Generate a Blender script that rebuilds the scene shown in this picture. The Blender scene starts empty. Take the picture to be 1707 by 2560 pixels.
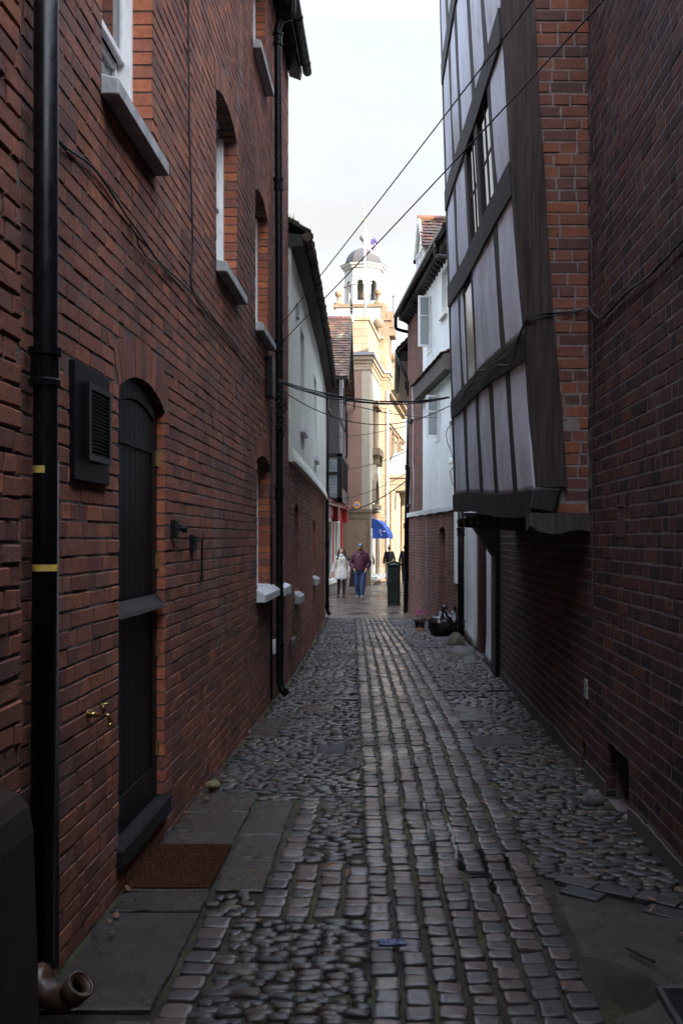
import bpy, bmesh, math, random
from mathutils import Vector, Matrix, noise
R = math.radians
sc = bpy.context.scene
COL = sc.collection
F = 2489.0; U0 = 975.0; V0 = 1347.0; H = 1.65

# ------------------------------------------------------------------ mesh builder
class MB:
    def __init__(s): s.v = []; s.f = []; s.m = []
    def add(s, vs, fs, mat=0):
        o = len(s.v); s.v += [tuple(p) for p in vs]
        for k, f in enumerate(fs):
            s.f.append(tuple(o + i for i in f)); s.m.append(mat if isinstance(mat, int) else mat[k])
    def hexa(s, p, mat=0):
        s.add(p, [(3,2,1,0),(4,5,6,7),(0,1,5,4),(1,2,6,5),(2,3,7,6),(3,0,4,7)], mat)
    def box(s, a, b, mat=0):
        x0,x1 = sorted((a[0],b[0])); y0,y1 = sorted((a[1],b[1])); z0,z1 = sorted((a[2],b[2]))
        s.hexa([(x0,y0,z0),(x1,y0,z0),(x1,y1,z0),(x0,y1,z0),(x0,y0,z1),(x1,y0,z1),(x1,y1,z1),(x0,y1,z1)], mat)
    def quad(s, a, b, c, d, mat=0): s.add([a,b,c,d], [(0,1,2,3)], mat)
    def bar(s, p, q, w, d, up=(0,0,1), mat=0):
        p = Vector(p); q = Vector(q); t = (q-p).normalized(); upv = Vector(up)
        sd = t.cross(upv)
        if sd.length < 1e-4: sd = t.cross(Vector((1,0,0)))
        sd.normalize(); n = sd.cross(t).normalized()
        a = sd*w/2; b = n*d/2
        s.hexa([p-a-b,p+a-b,p+a+b,p-a+b,q-a-b,q+a-b,q+a+b,q-a+b], mat)
    def tube(s, pts, r, seg=8, mat=0, caps=True, ry=None):
        pts = [Vector(p) for p in pts]; n = len(pts)
        rs = r if isinstance(r, (list,tuple)) else [r]*n
        ref = None; rings = []
        for i in range(n):
            t = (pts[min(i+1,n-1)] - pts[max(i-1,0)])
            t = t.normalized() if t.length > 1e-9 else Vector((0,0,1))
            if ref is None:
                ref = Vector((1,0,0)) if abs(t.x) < .9 else Vector((0,1,0))
            ref = (ref - t*ref.dot(t)).normalized()
            b = t.cross(ref)
            rings.append([pts[i] + ref*math.cos(2*math.pi*k/seg)*rs[i] + b*math.sin(2*math.pi*k/seg)*rs[i]*(ry or 1) for k in range(seg)])
        s.loft(rings, mat, caps)
    def loft(s, rings, mat=0, caps=True):
        seg = len(rings[0]); vs = [p for r in rings for p in r]; fs = []
        for i in range(len(rings)-1):
            for k in range(seg):
                k2 = (k+1) % seg
                fs.append((i*seg+k, i*seg+k2, (i+1)*seg+k2, (i+1)*seg+k))
        if caps:
            fs.append(tuple(range(seg-1,-1,-1))); fs.append(tuple((len(rings)-1)*seg+k for k in range(seg)))
        s.add(vs, fs, mat)
    def rings(s, cx, cy, prof, seg=16, mat=0, caps=True, sx=1, sy=1):
        s.loft([[(cx+r*sx*math.cos(2*math.pi*k/seg), cy+r*sy*math.sin(2*math.pi*k/seg), z) for k in range(seg)] for r, z in prof], mat, caps)
    def sphere(s, c, r, seg=12, n=8, mat=0, sc=(1,1,1)):
        s.loft([[(c[0]+sc[0]*r*math.sin(a)*math.cos(2*math.pi*k/seg), c[1]+sc[1]*r*math.sin(a)*math.sin(2*math.pi*k/seg), c[2]+sc[2]*r*math.cos(a)) for k in range(seg)]
                for a in [math.pi*(i+.03)/(n+.06) for i in range(n+1)]], mat)
    def grid(s, fn, nu, nv, mat=0):
        vs = [fn(i/nu, j/nv) for j in range(nv+1) for i in range(nu+1)]
        fs = [(j*(nu+1)+i, j*(nu+1)+i+1, (j+1)*(nu+1)+i+1, (j+1)*(nu+1)+i) for j in range(nv) for i in range(nu)]
        s.add(vs, fs, mat)
    def build(s, name, mats, parent=None, smooth=False, bevel=0, label=None, recalc=True):
        me = bpy.data.meshes.new(name); o = bpy.data.objects.new(name, me); COL.objects.link(o)
        off = Vector((0,0,0))
        if parent is None and s.v:
            xs = [p[0] for p in s.v]; ys = [p[1] for p in s.v]; zs = [p[2] for p in s.v]
            off = Vector(((min(xs)+max(xs))/2, (min(ys)+max(ys))/2, min(zs)))
        me.from_pydata([tuple(Vector(p)-off) for p in s.v], [], s.f)
        if not isinstance(mats, (list,tuple)): mats = [mats]
        for m in mats: me.materials.append(m)
        me.polygons.foreach_set('material_index', s.m)
        if recalc or bevel:
            bm = bmesh.new(); bm.from_mesh(me)
            if recalc: bmesh.ops.recalc_face_normals(bm, faces=bm.faces)
            if bevel: bmesh.ops.bevel(bm, geom=bm.edges[:], offset=bevel, segments=1, affect='EDGES', clamp_overlap=True)
            bm.to_mesh(me); bm.free()
        if smooth: me.polygons.foreach_set('use_smooth', [True]*len(me.polygons))
        me.update()
        if parent is not None:
            o.parent = parent
            if parent.parent is None: o.location = -parent.location
        else: o.location = off
        if label: o['label'] = label
        return o

def tag(o, label=None, cat=None, group=None, kind=None):
    if label: o['label'] = label
    if cat: o['category'] = cat
    if group: o['group'] = group
    if kind: o['kind'] = kind
    return o
def thing(name, label, cat, loc, group=None):
    o = bpy.data.objects.new(name, None); COL.objects.link(o); o.location = loc; o.empty_display_size = .2
    return tag(o, label, cat, group)

def zg(Y):
    if Y < 25: return -.0145*Y
    return -.3625 + .004*(min(Y,40)-25)

# ------------------------------------------------------------------ materials
def nt(name):
    m = bpy.data.materials.new(name); m.use_nodes = True; t = m.node_tree
    b = t.nodes['Principled BSDF']; return m, t, b
def N(t, typ, **kw):
    n = t.nodes.new(typ)
    for k, v in kw.items():
        if k in n.inputs: n.inputs[k].default_value = v
        else: setattr(n, k, v)
    return n
def L(t, a, b): t.links.new(a, b)
def coords(t, scale=(1,1,1)):
    tc = N(t, 'ShaderNodeTexCoord'); mp = N(t, 'ShaderNodeMapping'); mp.inputs['Scale'].default_value = scale
    L(t, tc.outputs['Object'], mp.inputs['Vector']); return mp.outputs['Vector']
def noi(t, vec, scale, detail=4, rough=.6):
    n = N(t, 'ShaderNodeTexNoise'); n.inputs['Scale'].default_value = scale; n.inputs['Detail'].default_value = detail
    n.inputs['Roughness'].default_value = rough; L(t, vec, n.inputs['Vector']); return n.outputs['Fac']
def ramp(t, fac, stops, interp='LINEAR'):
    r = N(t, 'ShaderNodeValToRGB'); e = r.color_ramp; e.interpolation = interp
    while len(e.elements) < len(stops): e.elements.new(.5)
    for el, (p, c) in zip(e.elements, stops):
        el.position = p; el.color = (c[0], c[1], c[2], 1) if not isinstance(c, (int,float)) else (c, c, c, 1)
    L(t, fac, r.inputs['Fac']); return r.outputs['Color']
def mix(t, fac, a, b, mode='MIX'):
    n = N(t, 'ShaderNodeMix'); n.data_type = 'RGBA'; n.blend_type = mode
    for sck, v in ((n.inputs['Factor'], fac), (n.inputs[6], a), (n.inputs[7], b)):
        if isinstance(v, (int,float)): sck.default_value = v
        elif isinstance(v, (tuple,list)): sck.default_value = (v[0], v[1], v[2], 1)
        else: L(t, v, sck)
    return n.outputs[2]
def bump(t, b, h, strength, dist):
    n = N(t, 'ShaderNodeBump'); n.inputs['Strength'].default_value = strength; n.inputs['Distance'].default_value = dist
    L(t, h, n.inputs['Height']); L(t, n.outputs['Normal'], b.inputs['Normal'])
def setspec(b, v): b.inputs['Specular IOR Level'].default_value = v

def simple(name, c1, c2=None, scale=6, rough=.7, bs=.3, bd=.005, bscale=60, metal=0, spec=.4, stretch=(1,1,1), r2=None):
    m, t, b = nt(name); v = coords(t, stretch)
    if c2 is None: c2 = tuple(x*.75 for x in c1)
    f = noi(t, v, scale, 6)
    L(t, ramp(t, f, [(.32, c2), (.68, c1)]), b.inputs['Base Color'])
    b.inputs['Roughness'].default_value = rough; b.inputs['Metallic'].default_value = metal; setspec(b, spec)
    if r2 is not None: L(t, ramp(t, noi(t, v, scale*1.7, 4), [(.35, rough), (.65, r2)]), b.inputs['Roughness'])
    if bs: bump(t, b, noi(t, v, bscale, 5), bs, bd)
    return m

def brick_mat(name, pal, stain=(.3,.24,.22), stain_amt=.35, dark_amt=.5, rough=.85):
    m, t, b = nt(name); v = coords(t)
    g = N(t, 'ShaderNodeNewGeometry')
    n = len(pal); col = ramp(t, g.outputs['Random Per Island'], [(i/n, c) for i, c in enumerate(pal)], 'CONSTANT')
    # fired-clay mottling inside each brick
    col = mix(t, .55, col, ramp(t, noi(t, v, 26, 6, .7), [(.25, .35), (.5, 1.0), (.75, 1.45)]), 'MULTIPLY')
    col = mix(t, .6, col, ramp(t, noi(t, v, .55, 6, .7), [(.3, .55), (.5, 1.0), (.72, 1.4)]), 'MULTIPLY')
    # soot
    sv = coords(t, (1,1,.45))
    soot = ramp(t, noi(t, sv, .9, 5, .65), [(.42, 0), (.66, dark_amt)])
    col = mix(t, soot, col, (.035,.026,.024))
    # lime bloom streaks
    bl = ramp(t, noi(t, coords(t, (1,1,.35)), 1.9, 7, .75), [(.56, 0), (.72, stain_amt)])
    col = mix(t, bl, col, stain)
    L(t, col, b.inputs['Base Color']); b.inputs['Roughness'].default_value = rough; setspec(b, .25)
    pits = N(t, 'ShaderNodeTexVoronoi'); pits.inputs['Scale'].default_value = 75; L(t, v, pits.inputs['Vector'])
    pit = ramp(t, pits.outputs['Distance'], [(.0, .0), (.35, 1)])
    h = mix(t, .45, noi(t, v, 45, 8, .75), pit)
    h = mix(t, .4, h, ramp(t, noi(t, v, 11, 6, .75), [(.36,0),(.5,1)]))
    bump(t, b, h, .9, .005)
    return m

def stone_mat(name, pal, r0, r1, wet_scale=2.0, bs=.5):
    m, t, b = nt(name); v = coords(t); g = N(t, 'ShaderNodeNewGeometry')
    n = len(pal); col = ramp(t, g.outputs['Random Per Island'], [(i/n, c) for i, c in enumerate(pal)], 'CONSTANT')
    col = mix(t, .6, col, ramp(t, noi(t, v, 22, 6, .7), [(.25, .45), (.75, 1.5)]), 'MULTIPLY')
    L(t, col, b.inputs['Base Color'])
    w = noi(t, v, wet_scale, 4); w2 = noi(t, v, 35, 3)
    rr = mix(t, .22, ramp(t, w, [(.38, r0), (.62, r1)]), ramp(t, w2, [(.3, .15), (.7, .75)]))
    L(t, rr, b.inputs['Roughness']); setspec(b, .5)
    hh = mix(t, .5, noi(t, v, 70, 6, .7), ramp(t, noi(t, v, 24, 7, .75), [(.35,0),(.6,1)]))
    bump(t, b, hh, bs, .006)
    return m

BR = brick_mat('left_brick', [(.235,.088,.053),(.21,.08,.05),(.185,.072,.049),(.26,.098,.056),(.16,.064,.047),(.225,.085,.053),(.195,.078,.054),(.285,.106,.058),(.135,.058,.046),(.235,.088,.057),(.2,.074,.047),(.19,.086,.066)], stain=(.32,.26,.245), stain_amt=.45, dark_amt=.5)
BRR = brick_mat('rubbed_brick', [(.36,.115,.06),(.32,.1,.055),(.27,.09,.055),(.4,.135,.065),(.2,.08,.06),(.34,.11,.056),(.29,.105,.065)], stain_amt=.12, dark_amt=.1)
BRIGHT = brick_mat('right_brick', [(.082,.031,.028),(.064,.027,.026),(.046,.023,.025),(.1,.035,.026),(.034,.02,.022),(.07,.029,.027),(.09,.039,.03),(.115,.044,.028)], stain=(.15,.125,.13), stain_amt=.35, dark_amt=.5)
BINF = brick_mat('infill_brick', [(.22,.08,.048),(.18,.07,.048),(.14,.06,.047),(.25,.088,.046),(.11,.052,.045),(.2,.077,.047)], stain_amt=.15, dark_amt=.3)
BFAR = brick_mat('far_brick', [(.19,.075,.055),(.16,.067,.052),(.13,.062,.052),(.22,.085,.057),(.11,.056,.049),(.175,.08,.06)], stain_amt=.3, dark_amt=.4)
MOR = simple('dark_mortar', (.14,.105,.09), (.07,.052,.045), 14, .95, .9, .01, 90)
MORP = simple('pale_mortar', (.2,.155,.15), (.1,.078,.076), 9, .95, .9, .012, 60)
MORI = simple('infill_mortar', (.27,.215,.195), (.15,.118,.107), 18, .95, .8, .008, 90)
MORF = simple('far_mortar', (.23,.175,.15), (.13,.1,.088), 6, .95, .5, .006, 80)
WHITE = simple('white_paint', (.78,.78,.76), (.62,.62,.62), 8, .45, .2, .002, 40)
GREYSILL = simple('grey_stone_sill', (.4,.4,.4), (.22,.22,.22), 9, .75, .5, .004, 60, stretch=(1,1,.4))
SILLW = simple('painted_sill', (.66,.66,.68), (.45,.45,.47), 12, .4, .5, .003, 50)
BLACKP = simple('black_pipe_paint', (.008,.0075,.009), (.005,.005,.006), 9, .25, .25, .002, 30, spec=.22, r2=.4)
_m = BLACKP; _t = _m.node_tree; _b = _t.nodes['Principled BSDF']; _v = coords(_t, (1,1,.5))
L(_t, mix(_t, ramp(_t, noi(_t, _v, 4.5, 8, .8), [(.6,0),(.75,.4)]), mix(_t, ramp(_t, noi(_t, _v, 19, 6, .8), [(.64,0),(.7,.6)]), (.005,.0045,.0055), (.05,.028,.018)), (.03,.027,.027)), _b.inputs['Base Color'])
BLACKW = simple('black_wood_paint', (.008,.0075,.009), (.005,.005,.006), 5, .45, .45, .003, 30, spec=.18, stretch=(1,1,.1))
BLACKM = simple('black_metal', (.008,.0075,.009), (.005,.005,.006), 9, .35, 0)
GREYPIPE = simple('grey_plastic', (.11,.105,.11), (.07,.068,.07), 4, .45, .2, .002, 30)
BRASS = simple('brass', (.45,.31,.12), (.24,.16,.06), 30, .28, .2, .001, 60, metal=1)
TAPE = simple('yellow_tape', (.72,.5,.08), (.45,.32,.1), 30, .5, .3, .001, 60)
OAK = simple('weathered_oak', (.075,.055,.048), (.02,.016,.015), 9, .85, .9, .012, 26, stretch=(3,3,.18))
OAKB = simple('black_oak', (.032,.026,.027), (.011,.01,.011), 8, .7, .8, .008, 26, stretch=(3,.6,.3))
OAKP = simple('grain_post', (.085,.058,.051), (.018,.013,.012), 7, .85, 1.0, .02, 20, stretch=(5,5,.25))
GLASS, _t, _b = nt('window_glass'); _b.inputs['Base Color'].default_value = (.02,.025,.03,1); _b.inputs['Roughness'].default_value = .03; setspec(_b, .9)
CURT = simple('net_curtain', (.42,.45,.45), (.3,.32,.33), 30, .9, 0)
COPPER = simple('terracotta', (.09,.043,.024), (.022,.011,.007), 12, .25, .4, .003, 40, r2=.6)

def plaster(name, c, dirt, amt, scale=2.2, bs=.5, bsc=55, bd=.004):
    m, t, b = nt(name)
    f = noi(t, coords(t, (1,1,.22)), scale, 7, .7); f2 = noi(t, coords(t), 3.2, 6, .7)
    col = mix(t, ramp(t, f, [(.42, 0), (.72, amt)]), c, dirt)
    col = mix(t, ramp(t, f2, [(.5, 0), (.75, amt*.6)]), col, tuple(x*.7 for x in dirt))
    L(t, col, b.inputs['Base Color']); b.inputs['Roughness'].default_value = .9; setspec(b, .2)
    bump(t, b, noi(t, coords(t), bsc, 6, .7), bs, bd); return m
PEBBLE = plaster('pebbledash', (.74,.76,.68), (.5,.5,.45), .4, 1.4, 1.0, 70, .02)
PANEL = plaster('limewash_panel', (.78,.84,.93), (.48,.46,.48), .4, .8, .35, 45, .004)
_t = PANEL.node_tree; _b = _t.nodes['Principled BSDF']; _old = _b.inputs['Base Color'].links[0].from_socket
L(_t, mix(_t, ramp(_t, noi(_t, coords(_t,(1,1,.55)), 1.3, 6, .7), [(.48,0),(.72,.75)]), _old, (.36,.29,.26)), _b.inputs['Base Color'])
WHITER = plaster('white_render', (.72,.75,.74), (.45,.45,.42), .5, .9)
WHITEL = plaster('lower_white_render', (.6,.62,.62), (.36,.34,.31), .55, 1.4)
PLINTH = plaster('rendered_plinth', (.026,.016,.013), (.012,.008,.007), .8, 2.5, .7, 40)
PLINTHR = plaster('mortar_plinth', (.09,.075,.075), (.045,.037,.037), .8, 2.5, .9, 30, .01)
PINK = plaster('pink_stucco', (.26,.16,.125), (.2,.12,.09), .5, .5)
CREAM = plaster('cream_stucco', (.36,.31,.235), (.27,.23,.18), .5, .5)
TAN = plaster('stained_stucco', (.29,.205,.14), (.13,.09,.066), .7, .6)
def ashlar(name, c1, c2, c3, w=.62, h=.33):
    m, t, b = nt(name); v = coords(t); sp = N(t,'ShaderNodeSeparateXYZ'); L(t, v, sp.inputs[0])
    ad = N(t,'ShaderNodeMath'); ad.operation = 'ADD'; L(t, sp.outputs[0], ad.inputs[0]); L(t, sp.outputs[1], ad.inputs[1])
    cb = N(t,'ShaderNodeCombineXYZ'); L(t, ad.outputs[0], cb.inputs[0]); L(t, sp.outputs[2], cb.inputs[1])
    bt = N(t,'ShaderNodeTexBrick'); L(t, cb.outputs[0], bt.inputs['Vector']); bt.inputs['Scale'].default_value = 1; bt.inputs['Brick Width'].default_value = w; bt.inputs['Row Height'].default_value = h
    bt.inputs['Mortar Size'].default_value = .008; bt.inputs['Color1'].default_value = (*c1,1); bt.inputs['Color2'].default_value = (*c2,1); bt.inputs['Mortar'].default_value = (*[x*.6 for x in c3],1); bt.inputs['Bias'].default_value = 0
    col = mix(t, ramp(t, noi(t, v, 1.3, 7, .75), [(.45,0),(.7,.75)]), bt.outputs['Color'], c3)
    L(t, col, b.inputs['Base Color']); b.inputs['Roughness'].default_value = .9; setspec(b, .2); bump(t, b, noi(t, v, 18, 6, .7), .5, .01); return m
STONE = ashlar('hall_sandstone', (.37,.295,.205), (.31,.24,.16), (.21,.155,.105))
STONED = plaster('weathered_sandstone', (.23,.17,.115), (.1,.076,.052), .85, 1.1, .6, 20)
WSTONE = simple('white_lantern_paint', (.42,.42,.41), (.36,.36,.345), 2, .6, .1)
LEAD = plaster('lead_sheet', (.085,.084,.088), (.11,.078,.062), .8, .5, .3, 8)
LEADG = simple('grey_lead', (.26,.26,.29), (.19,.19,.21), 3, .6, .3, .005, 10)
def tile_mat(name, pal, mossc=(.16,.17,.08), moss=.5):
    m, t, b = nt(name); v = coords(t); g = N(t, 'ShaderNodeNewGeometry'); n = len(pal)
    col = ramp(t, g.outputs['Random Per Island'], [(i/n, c) for i, c in enumerate(pal)], 'CONSTANT')
    col = mix(t, .5, col, ramp(t, noi(t, v, 9, 6, .7), [(.25, .4), (.75, 1.5)]), 'MULTIPLY')
    col = mix(t, ramp(t, noi(t, v, 1.1, 6, .75), [(.54, 0), (.66, moss)]), col, mossc)
    L(t, col, b.inputs['Base Color']); b.inputs['Roughness'].default_value = .85; setspec(b, .25)
    bump(t, b, noi(t, v, 30, 5), .5, .006); return m
TILE = tile_mat('brown_tiles', [(.095,.055,.038),(.075,.046,.035),(.115,.062,.04),(.06,.042,.035),(.088,.058,.044)], (.36,.33,.2), .8)
TILER = tile_mat('red_tiles', [(.13,.062,.052),(.1,.052,.05),(.085,.05,.052),(.19,.08,.05),(.1,.06,.058)], moss=.25)
TILED = tile_mat('dark_tiles', [(.06,.045,.04),(.045,.036,.033),(.08,.055,.045),(.035,.03,.029)], (.05,.065,.025), .7)
REDP = simple('red_gloss', (.3,.025,.025), (.22,.018,.02), 5, .35, .1)
CREAMP = simple('cream_gloss', (.75,.75,.66), (.62,.62,.55), 6, .4, .1)
DKGREY = simple('stall_riser_grey', (.17,.16,.16), (.09,.085,.085), 4, .7, .3)
GREEN = simple('dark_green_paint', (.012,.02,.015), (.008,.013,.011), 6, .4, .3, .002, 30)
GOLD = simple('gold_trim', (.65,.48,.22), (.5,.36,.16), 20, .4, 0)
BLUEC = simple('blue_canvas', (.02,.07,.32), (.014,.05,.24), 5, .75, .2)
SETT = stone_mat('wet_setts', [(.05,.03,.027),(.038,.027,.026),(.062,.037,.031),(.03,.022,.023),(.056,.031,.026),(.04,.032,.033),(.072,.046,.04),(.024,.019,.02)], .4, .75, 1.3, .7)
COB = stone_mat('wet_cobbles', [(.022,.014,.011),(.015,.013,.014),(.03,.018,.013),(.011,.01,.011),(.036,.02,.013),(.02,.016,.015),(.055,.037,.022),(.016,.012,.011),(.022,.017,.017),(.033,.016,.011)], .4, .75, 1.4, .6)
FLAG = stone_mat('wet_flagstone', [(.02,.0145,.011),(.017,.013,.0105),(.024,.017,.012)], .05, .5, 2.4, .8)
_m = FLAG; _t = _m.node_tree; _b = _t.nodes['Principled BSDF']; _v = coords(_t)
_old = _b.inputs['Base Color'].links[0].from_socket
L(_t, mix(_t, ramp(_t, noi(_t, _v, 3.3, 8, .75), [(.44,0),(.66,.75)]), _old, (.036,.023,.014)), _b.inputs['Base Color'])
L(_t, ramp(_t, noi(_t, _v, 2.7, 6, .7), [(.4,.04),(.5,.3),(.62,.75)]), _b.inputs['Roughness'])
_m2 = CONC_FIX = None
def wetfilm(m, scale, lo, hi, rough=.1):
    t = m.node_tree; b = t.nodes['Principled BSDF']; v = coords(t)
    L(t, ramp(t, noi(t, v, scale, 5, .65), [(.34,lo),(.6,hi)]), b.inputs['Coat Weight']); b.inputs['Coat Roughness'].default_value = rough; b.inputs['Coat IOR'].default_value = 1.4
    n = N(t, 'ShaderNodeBump'); n.inputs['Strength'].default_value = .4; n.inputs['Distance'].default_value = .004
    L(t, noi(t, v, 48, 6, .7), n.inputs['Height']); L(t, n.outputs['Normal'], b.inputs['Coat Normal'])
wetfilm(SETT, 1.9, .0, .9, .14); wetfilm(COB, 2.1, .0, .65, .15); wetfilm(FLAG, 2.2, .15, 1.0, .08)
PAVE = stone_mat('wet_paving', [(.1,.072,.054),(.085,.065,.052),(.115,.083,.06),(.07,.058,.05)], .12, .38, .8, .3)
BLUEB = stone_mat('blue_engineering_brick', [(.03,.027,.03),(.04,.034,.036),(.025,.024,.028)], .2, .4, 3)
CONC = stone_mat('wet_concrete', [(.028,.023,.019)], .22, .6, 3.0, .9)
PIPEC = [BLACKP]
_t = CONC.node_tree; _b = _t.nodes['Principled BSDF']; _v = coords(_t)
_c = mix(_t, ramp(_t, noi(_t, _v, 160, 4, .8), [(.56,0),(.66,.8)]), mix(_t, ramp(_t, noi(_t, _v, 2.2, 7, .7), [(.35,0),(.65,1)]), (.016,.012,.009), (.04,.03,.022)), (.1,.088,.075))
L(_t, _c, _b.inputs['Base Color']); L(_t, ramp(_t, noi(_t, _v, 2.5, 6, .7), [(.4,.06),(.52,.4),(.65,.8)]), _b.inputs['Roughness'])
wetfilm(CONC, 2.0, 0, .9, .1)
def dirt_mat():
    m, t, b = nt('joint_dirt'); v = coords(t)
    c = ramp(t, noi(t, v, 40, 7, .75), [(.3, (.009,.006,.005)), (.7, (.042,.026,.018))])
    c = mix(t, ramp(t, noi(t, v, 1.7, 5, .7), [(.5, 0), (.6, .85)]), c, (.045,.06,.01))
    c = mix(t, ramp(t, noi(t, v, 3.1, 6, .8), [(.62, 0), (.68, .5)]), c, (.1,.045,.025))
    L(t, c, b.inputs['Base Color']); L(t, ramp(t, noi(t, v, 2.6, 3), [(.4, .25), (.6, .85)]), b.inputs['Roughness'])
    bump(t, b, noi(t, v, 60, 8, .8), 1.0, .015); return m
DIRT = dirt_mat()
WATER, _t, _b = nt('puddle_water'); _b.inputs['Base Color'].default_value = (.012,.011,.011,1); _b.inputs['Roughness'].default_value = .04; setspec(_b, .6)
MAT_COIR, _t, _b = nt('coir'); _v = coords(_t)
L(_t, ramp(_t, noi(_t, _v, 130, 6, .8), [(.3, (.018,.007,.004)), (.7, (.07,.028,.013))]), _b.inputs['Base Color']); _b.inputs['Roughness'].default_value = 1; setspec(_b, .1)
BAGP = simple('black_bin_liner', (.008,.008,.01), (.006,.006,.008), 5, .2, .5, .01, 18, spec=.6)
MOSSY = plaster('mossy_stone', (.085,.075,.06), (.05,.065,.018), .95, 6, .8, 40, .01)
SLABST = plaster('grey_boulder', (.11,.1,.1), (.06,.055,.055), .8, 5, .8, 40, .01)

# ------------------------------------------------------------------ brickwork
def opening_half(op, z):
    """interval of the opening (u0,u1) at height z, or None"""
    u0, u1, za, zs, rise = op[:5]
    if z < za: return None
    if z <= zs: return (u0, u1)
    if rise <= 0: return None
    c = (u1-u0)/2; r = (c*c + rise*rise)/(2*rise); cz = zs + rise - r
    dz = z - cz
    if dz >= r: return None
    hw = math.sqrt(r*r - dz*dz); m = (u0+u1)/2
    return (m-hw, m+hw)
def arch_geom(op, ring):
    u0, u1, za, zs, rise = op[:5]; c = (u1-u0)/2; r = (c*c+rise*rise)/(2*rise); return (u0+u1)/2, zs+rise-r, r
def bricks(P, ua, ub, za, zb, ops=(), ch=.075, bl=.225, depth=.05, joint=.010, rng=None, mats=None, mort=None, recess=.008, thick=.3,
           reveal=.11, jit=.0025, ring=.215, bottom=None, plain_above=None, parent=None, name='wall', revmat=True, skip=None, cham=.004, body=True):
    rng = rng or random.Random(1); mb = MB(); hb = (bl - .003)/2
    nc = int((zb-za)/ch)
    def brick(a, b, z0, z1, d, ml=False, mr=False):
        j = lambda s=1: rng.uniform(-jit, jit)*s
        nf = j(1.3); c = cham*rng.uniform(.7, 1.6)
        q = [(a+j(),z0+j()),(b+j(),z0+j()),(b+j(),z1+j()),(a+j(),z1+j())]
        ins = [(c,c),(-c,c),(-c,-c),(c,-c)]
        vs = [P(q[k][0]+ins[k][0], nf+j(.6), q[k][1]+ins[k][1]) for k in range(4)] + [P(q[k][0], nf-c, q[k][1]) for k in range(4)] + [P(q[k][0], -d, q[k][1]) for k in range(4)]
        fs = [(0,1,2,3)] + [(k,(k+1)%4,4+(k+1)%4,4+k)[::-1] for k in range(4)] + [(4+k,4+(k+1)%4,8+(k+1)%4,8+k)[::-1] for k in range(4)] + [(8,11,10,9)]
        rm = 1 if revmat else 0
        mt = [0]*5 + [0, rm if mr else 0, 0, rm if ml else 0] + [0]
        mb.add(vs, fs, mt)
    for i in range(nc):
        z0 = za + i*ch + joint/2; z1 = za + (i+1)*ch - joint/2; zc = (z0+z1)/2
        if plain_above and zc > plain_above: break
        holes = []
        for op in ops:
            e = op
            if op[4] > 0 and zc > op[3]-.02:      # keep the ring of voussoirs clear
                m, cz, r = arch_geom(op, ring); r2 = r + ring; dz = zc - cz
                if dz < r2:
                    hw = math.sqrt(r2*r2-dz*dz); c = (op[1]-op[0])/2
                    lim = c*(r2/r)*1.0
                    hw = min(hw, lim)
                    h = (m-hw, m+hw)
                    # only within fan
                    if zc >= op[3]: holes.append((h, 0)); continue
            h = opening_half(op, zc)
            if h: holes.append((h, op[5] if len(op) > 5 else reveal))
        pos = ua - rng.uniform(0, bl)
        pat = i % 2
        k = 0
        while pos < ub:
            if pat == 0: ln = bl if k % 3 != 2 else hb
            else: ln = hb if k % 2 else bl
            if rng.random() < .12: ln = hb if ln == bl else bl
            ln *= rng.uniform(.95, 1.04)
            a, b = pos + joint/2, pos + ln - joint/2; pos += ln; k += 1
            segs = [(max(a,ua), min(b,ub), False, False, depth)]
            for (h, rv) in holes:
                out = []
                for (x, y, l, r_, d) in segs:
                    if y <= h[0] - .07 or x >= h[1] + .07: out.append((x,y,l,r_,d)); continue
                    if x < h[0] - .05: out.append((x, h[0]+.004, l, True, max(rv, depth)))
                    if y > h[1] + .05: out.append((h[1]-.004, y, True, r_, max(rv, depth)))
                segs = out
            for (x, y, l, r_, d) in segs:
                if y - x > .022 and not (skip and skip((x+y)/2, zc)): brick(x, y, z0, z1, d, l, r_)
    for op in ops:
        if op[4] > 0:
            m, cz, r = arch_geom(op, ring); half = math.asin(min(1, ((op[1]-op[0])/2)/r)); rv = op[5] if len(op) > 5 else reveal
            n = max(4, int(2*half*(r+ring*.5)/.073))
            for k in range(n):
                a0 = -half + 2*half*k/n; a1 = -half + 2*half*(k+1)/n; da = .004/r
                vs = []
                for nn, d in ((rng.uniform(-jit,jit), 0), (-rv, 0)):
                    for rr, aa in ((r,a0+da),(r,a1-da),(r+ring-.01,a1-da*.7),(r+ring-.01,a0+da*.7)):
                        vs.append(P(m + rr*math.sin(aa), nn, cz + rr*math.cos(aa)))
                mb.hexa(vs, 0)
    # mortar body
    bm = MB(); cuts = {ua, ub}
    for op in ops:
        cuts |= {op[0], op[1]}
        if op[4] > 0: cuts |= {op[0] + (op[1]-op[0])*q/14 for q in range(1, 14)}
    n_extra = max(1, int((ub-ua)/1.0))
    cuts |= {ua + (ub-ua)*q/n_extra for q in range(n_extra+1)}
    cuts = sorted(c for c in cuts if ua-1e-6 <= c <= ub+1e-6)
    for a, b in zip(cuts[:-1], cuts[1:]):
        if b - a < 1e-4 or not body: continue
        m = (a+b)/2; zi = [(bottom(m) if bottom else za, zb)]
        for op in ops:
            if op[0] < m < op[1]:
                top = op[3]
                if op[4] > 0:
                    mm, cz, r = arch_geom(op, ring); top = cz + math.sqrt(max(0, r*r-(m-mm)**2))
                out = []
                for (x, y) in zi:
                    if op[2] > x: out.append((x, min(y, op[2])))
                    if top < y: out.append((max(x, top), y))
                zi = [q for q in out if q[1]-q[0] > 1e-4] if (op[2] < zi[-1][1] and top > zi[0][0]) else zi
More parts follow.
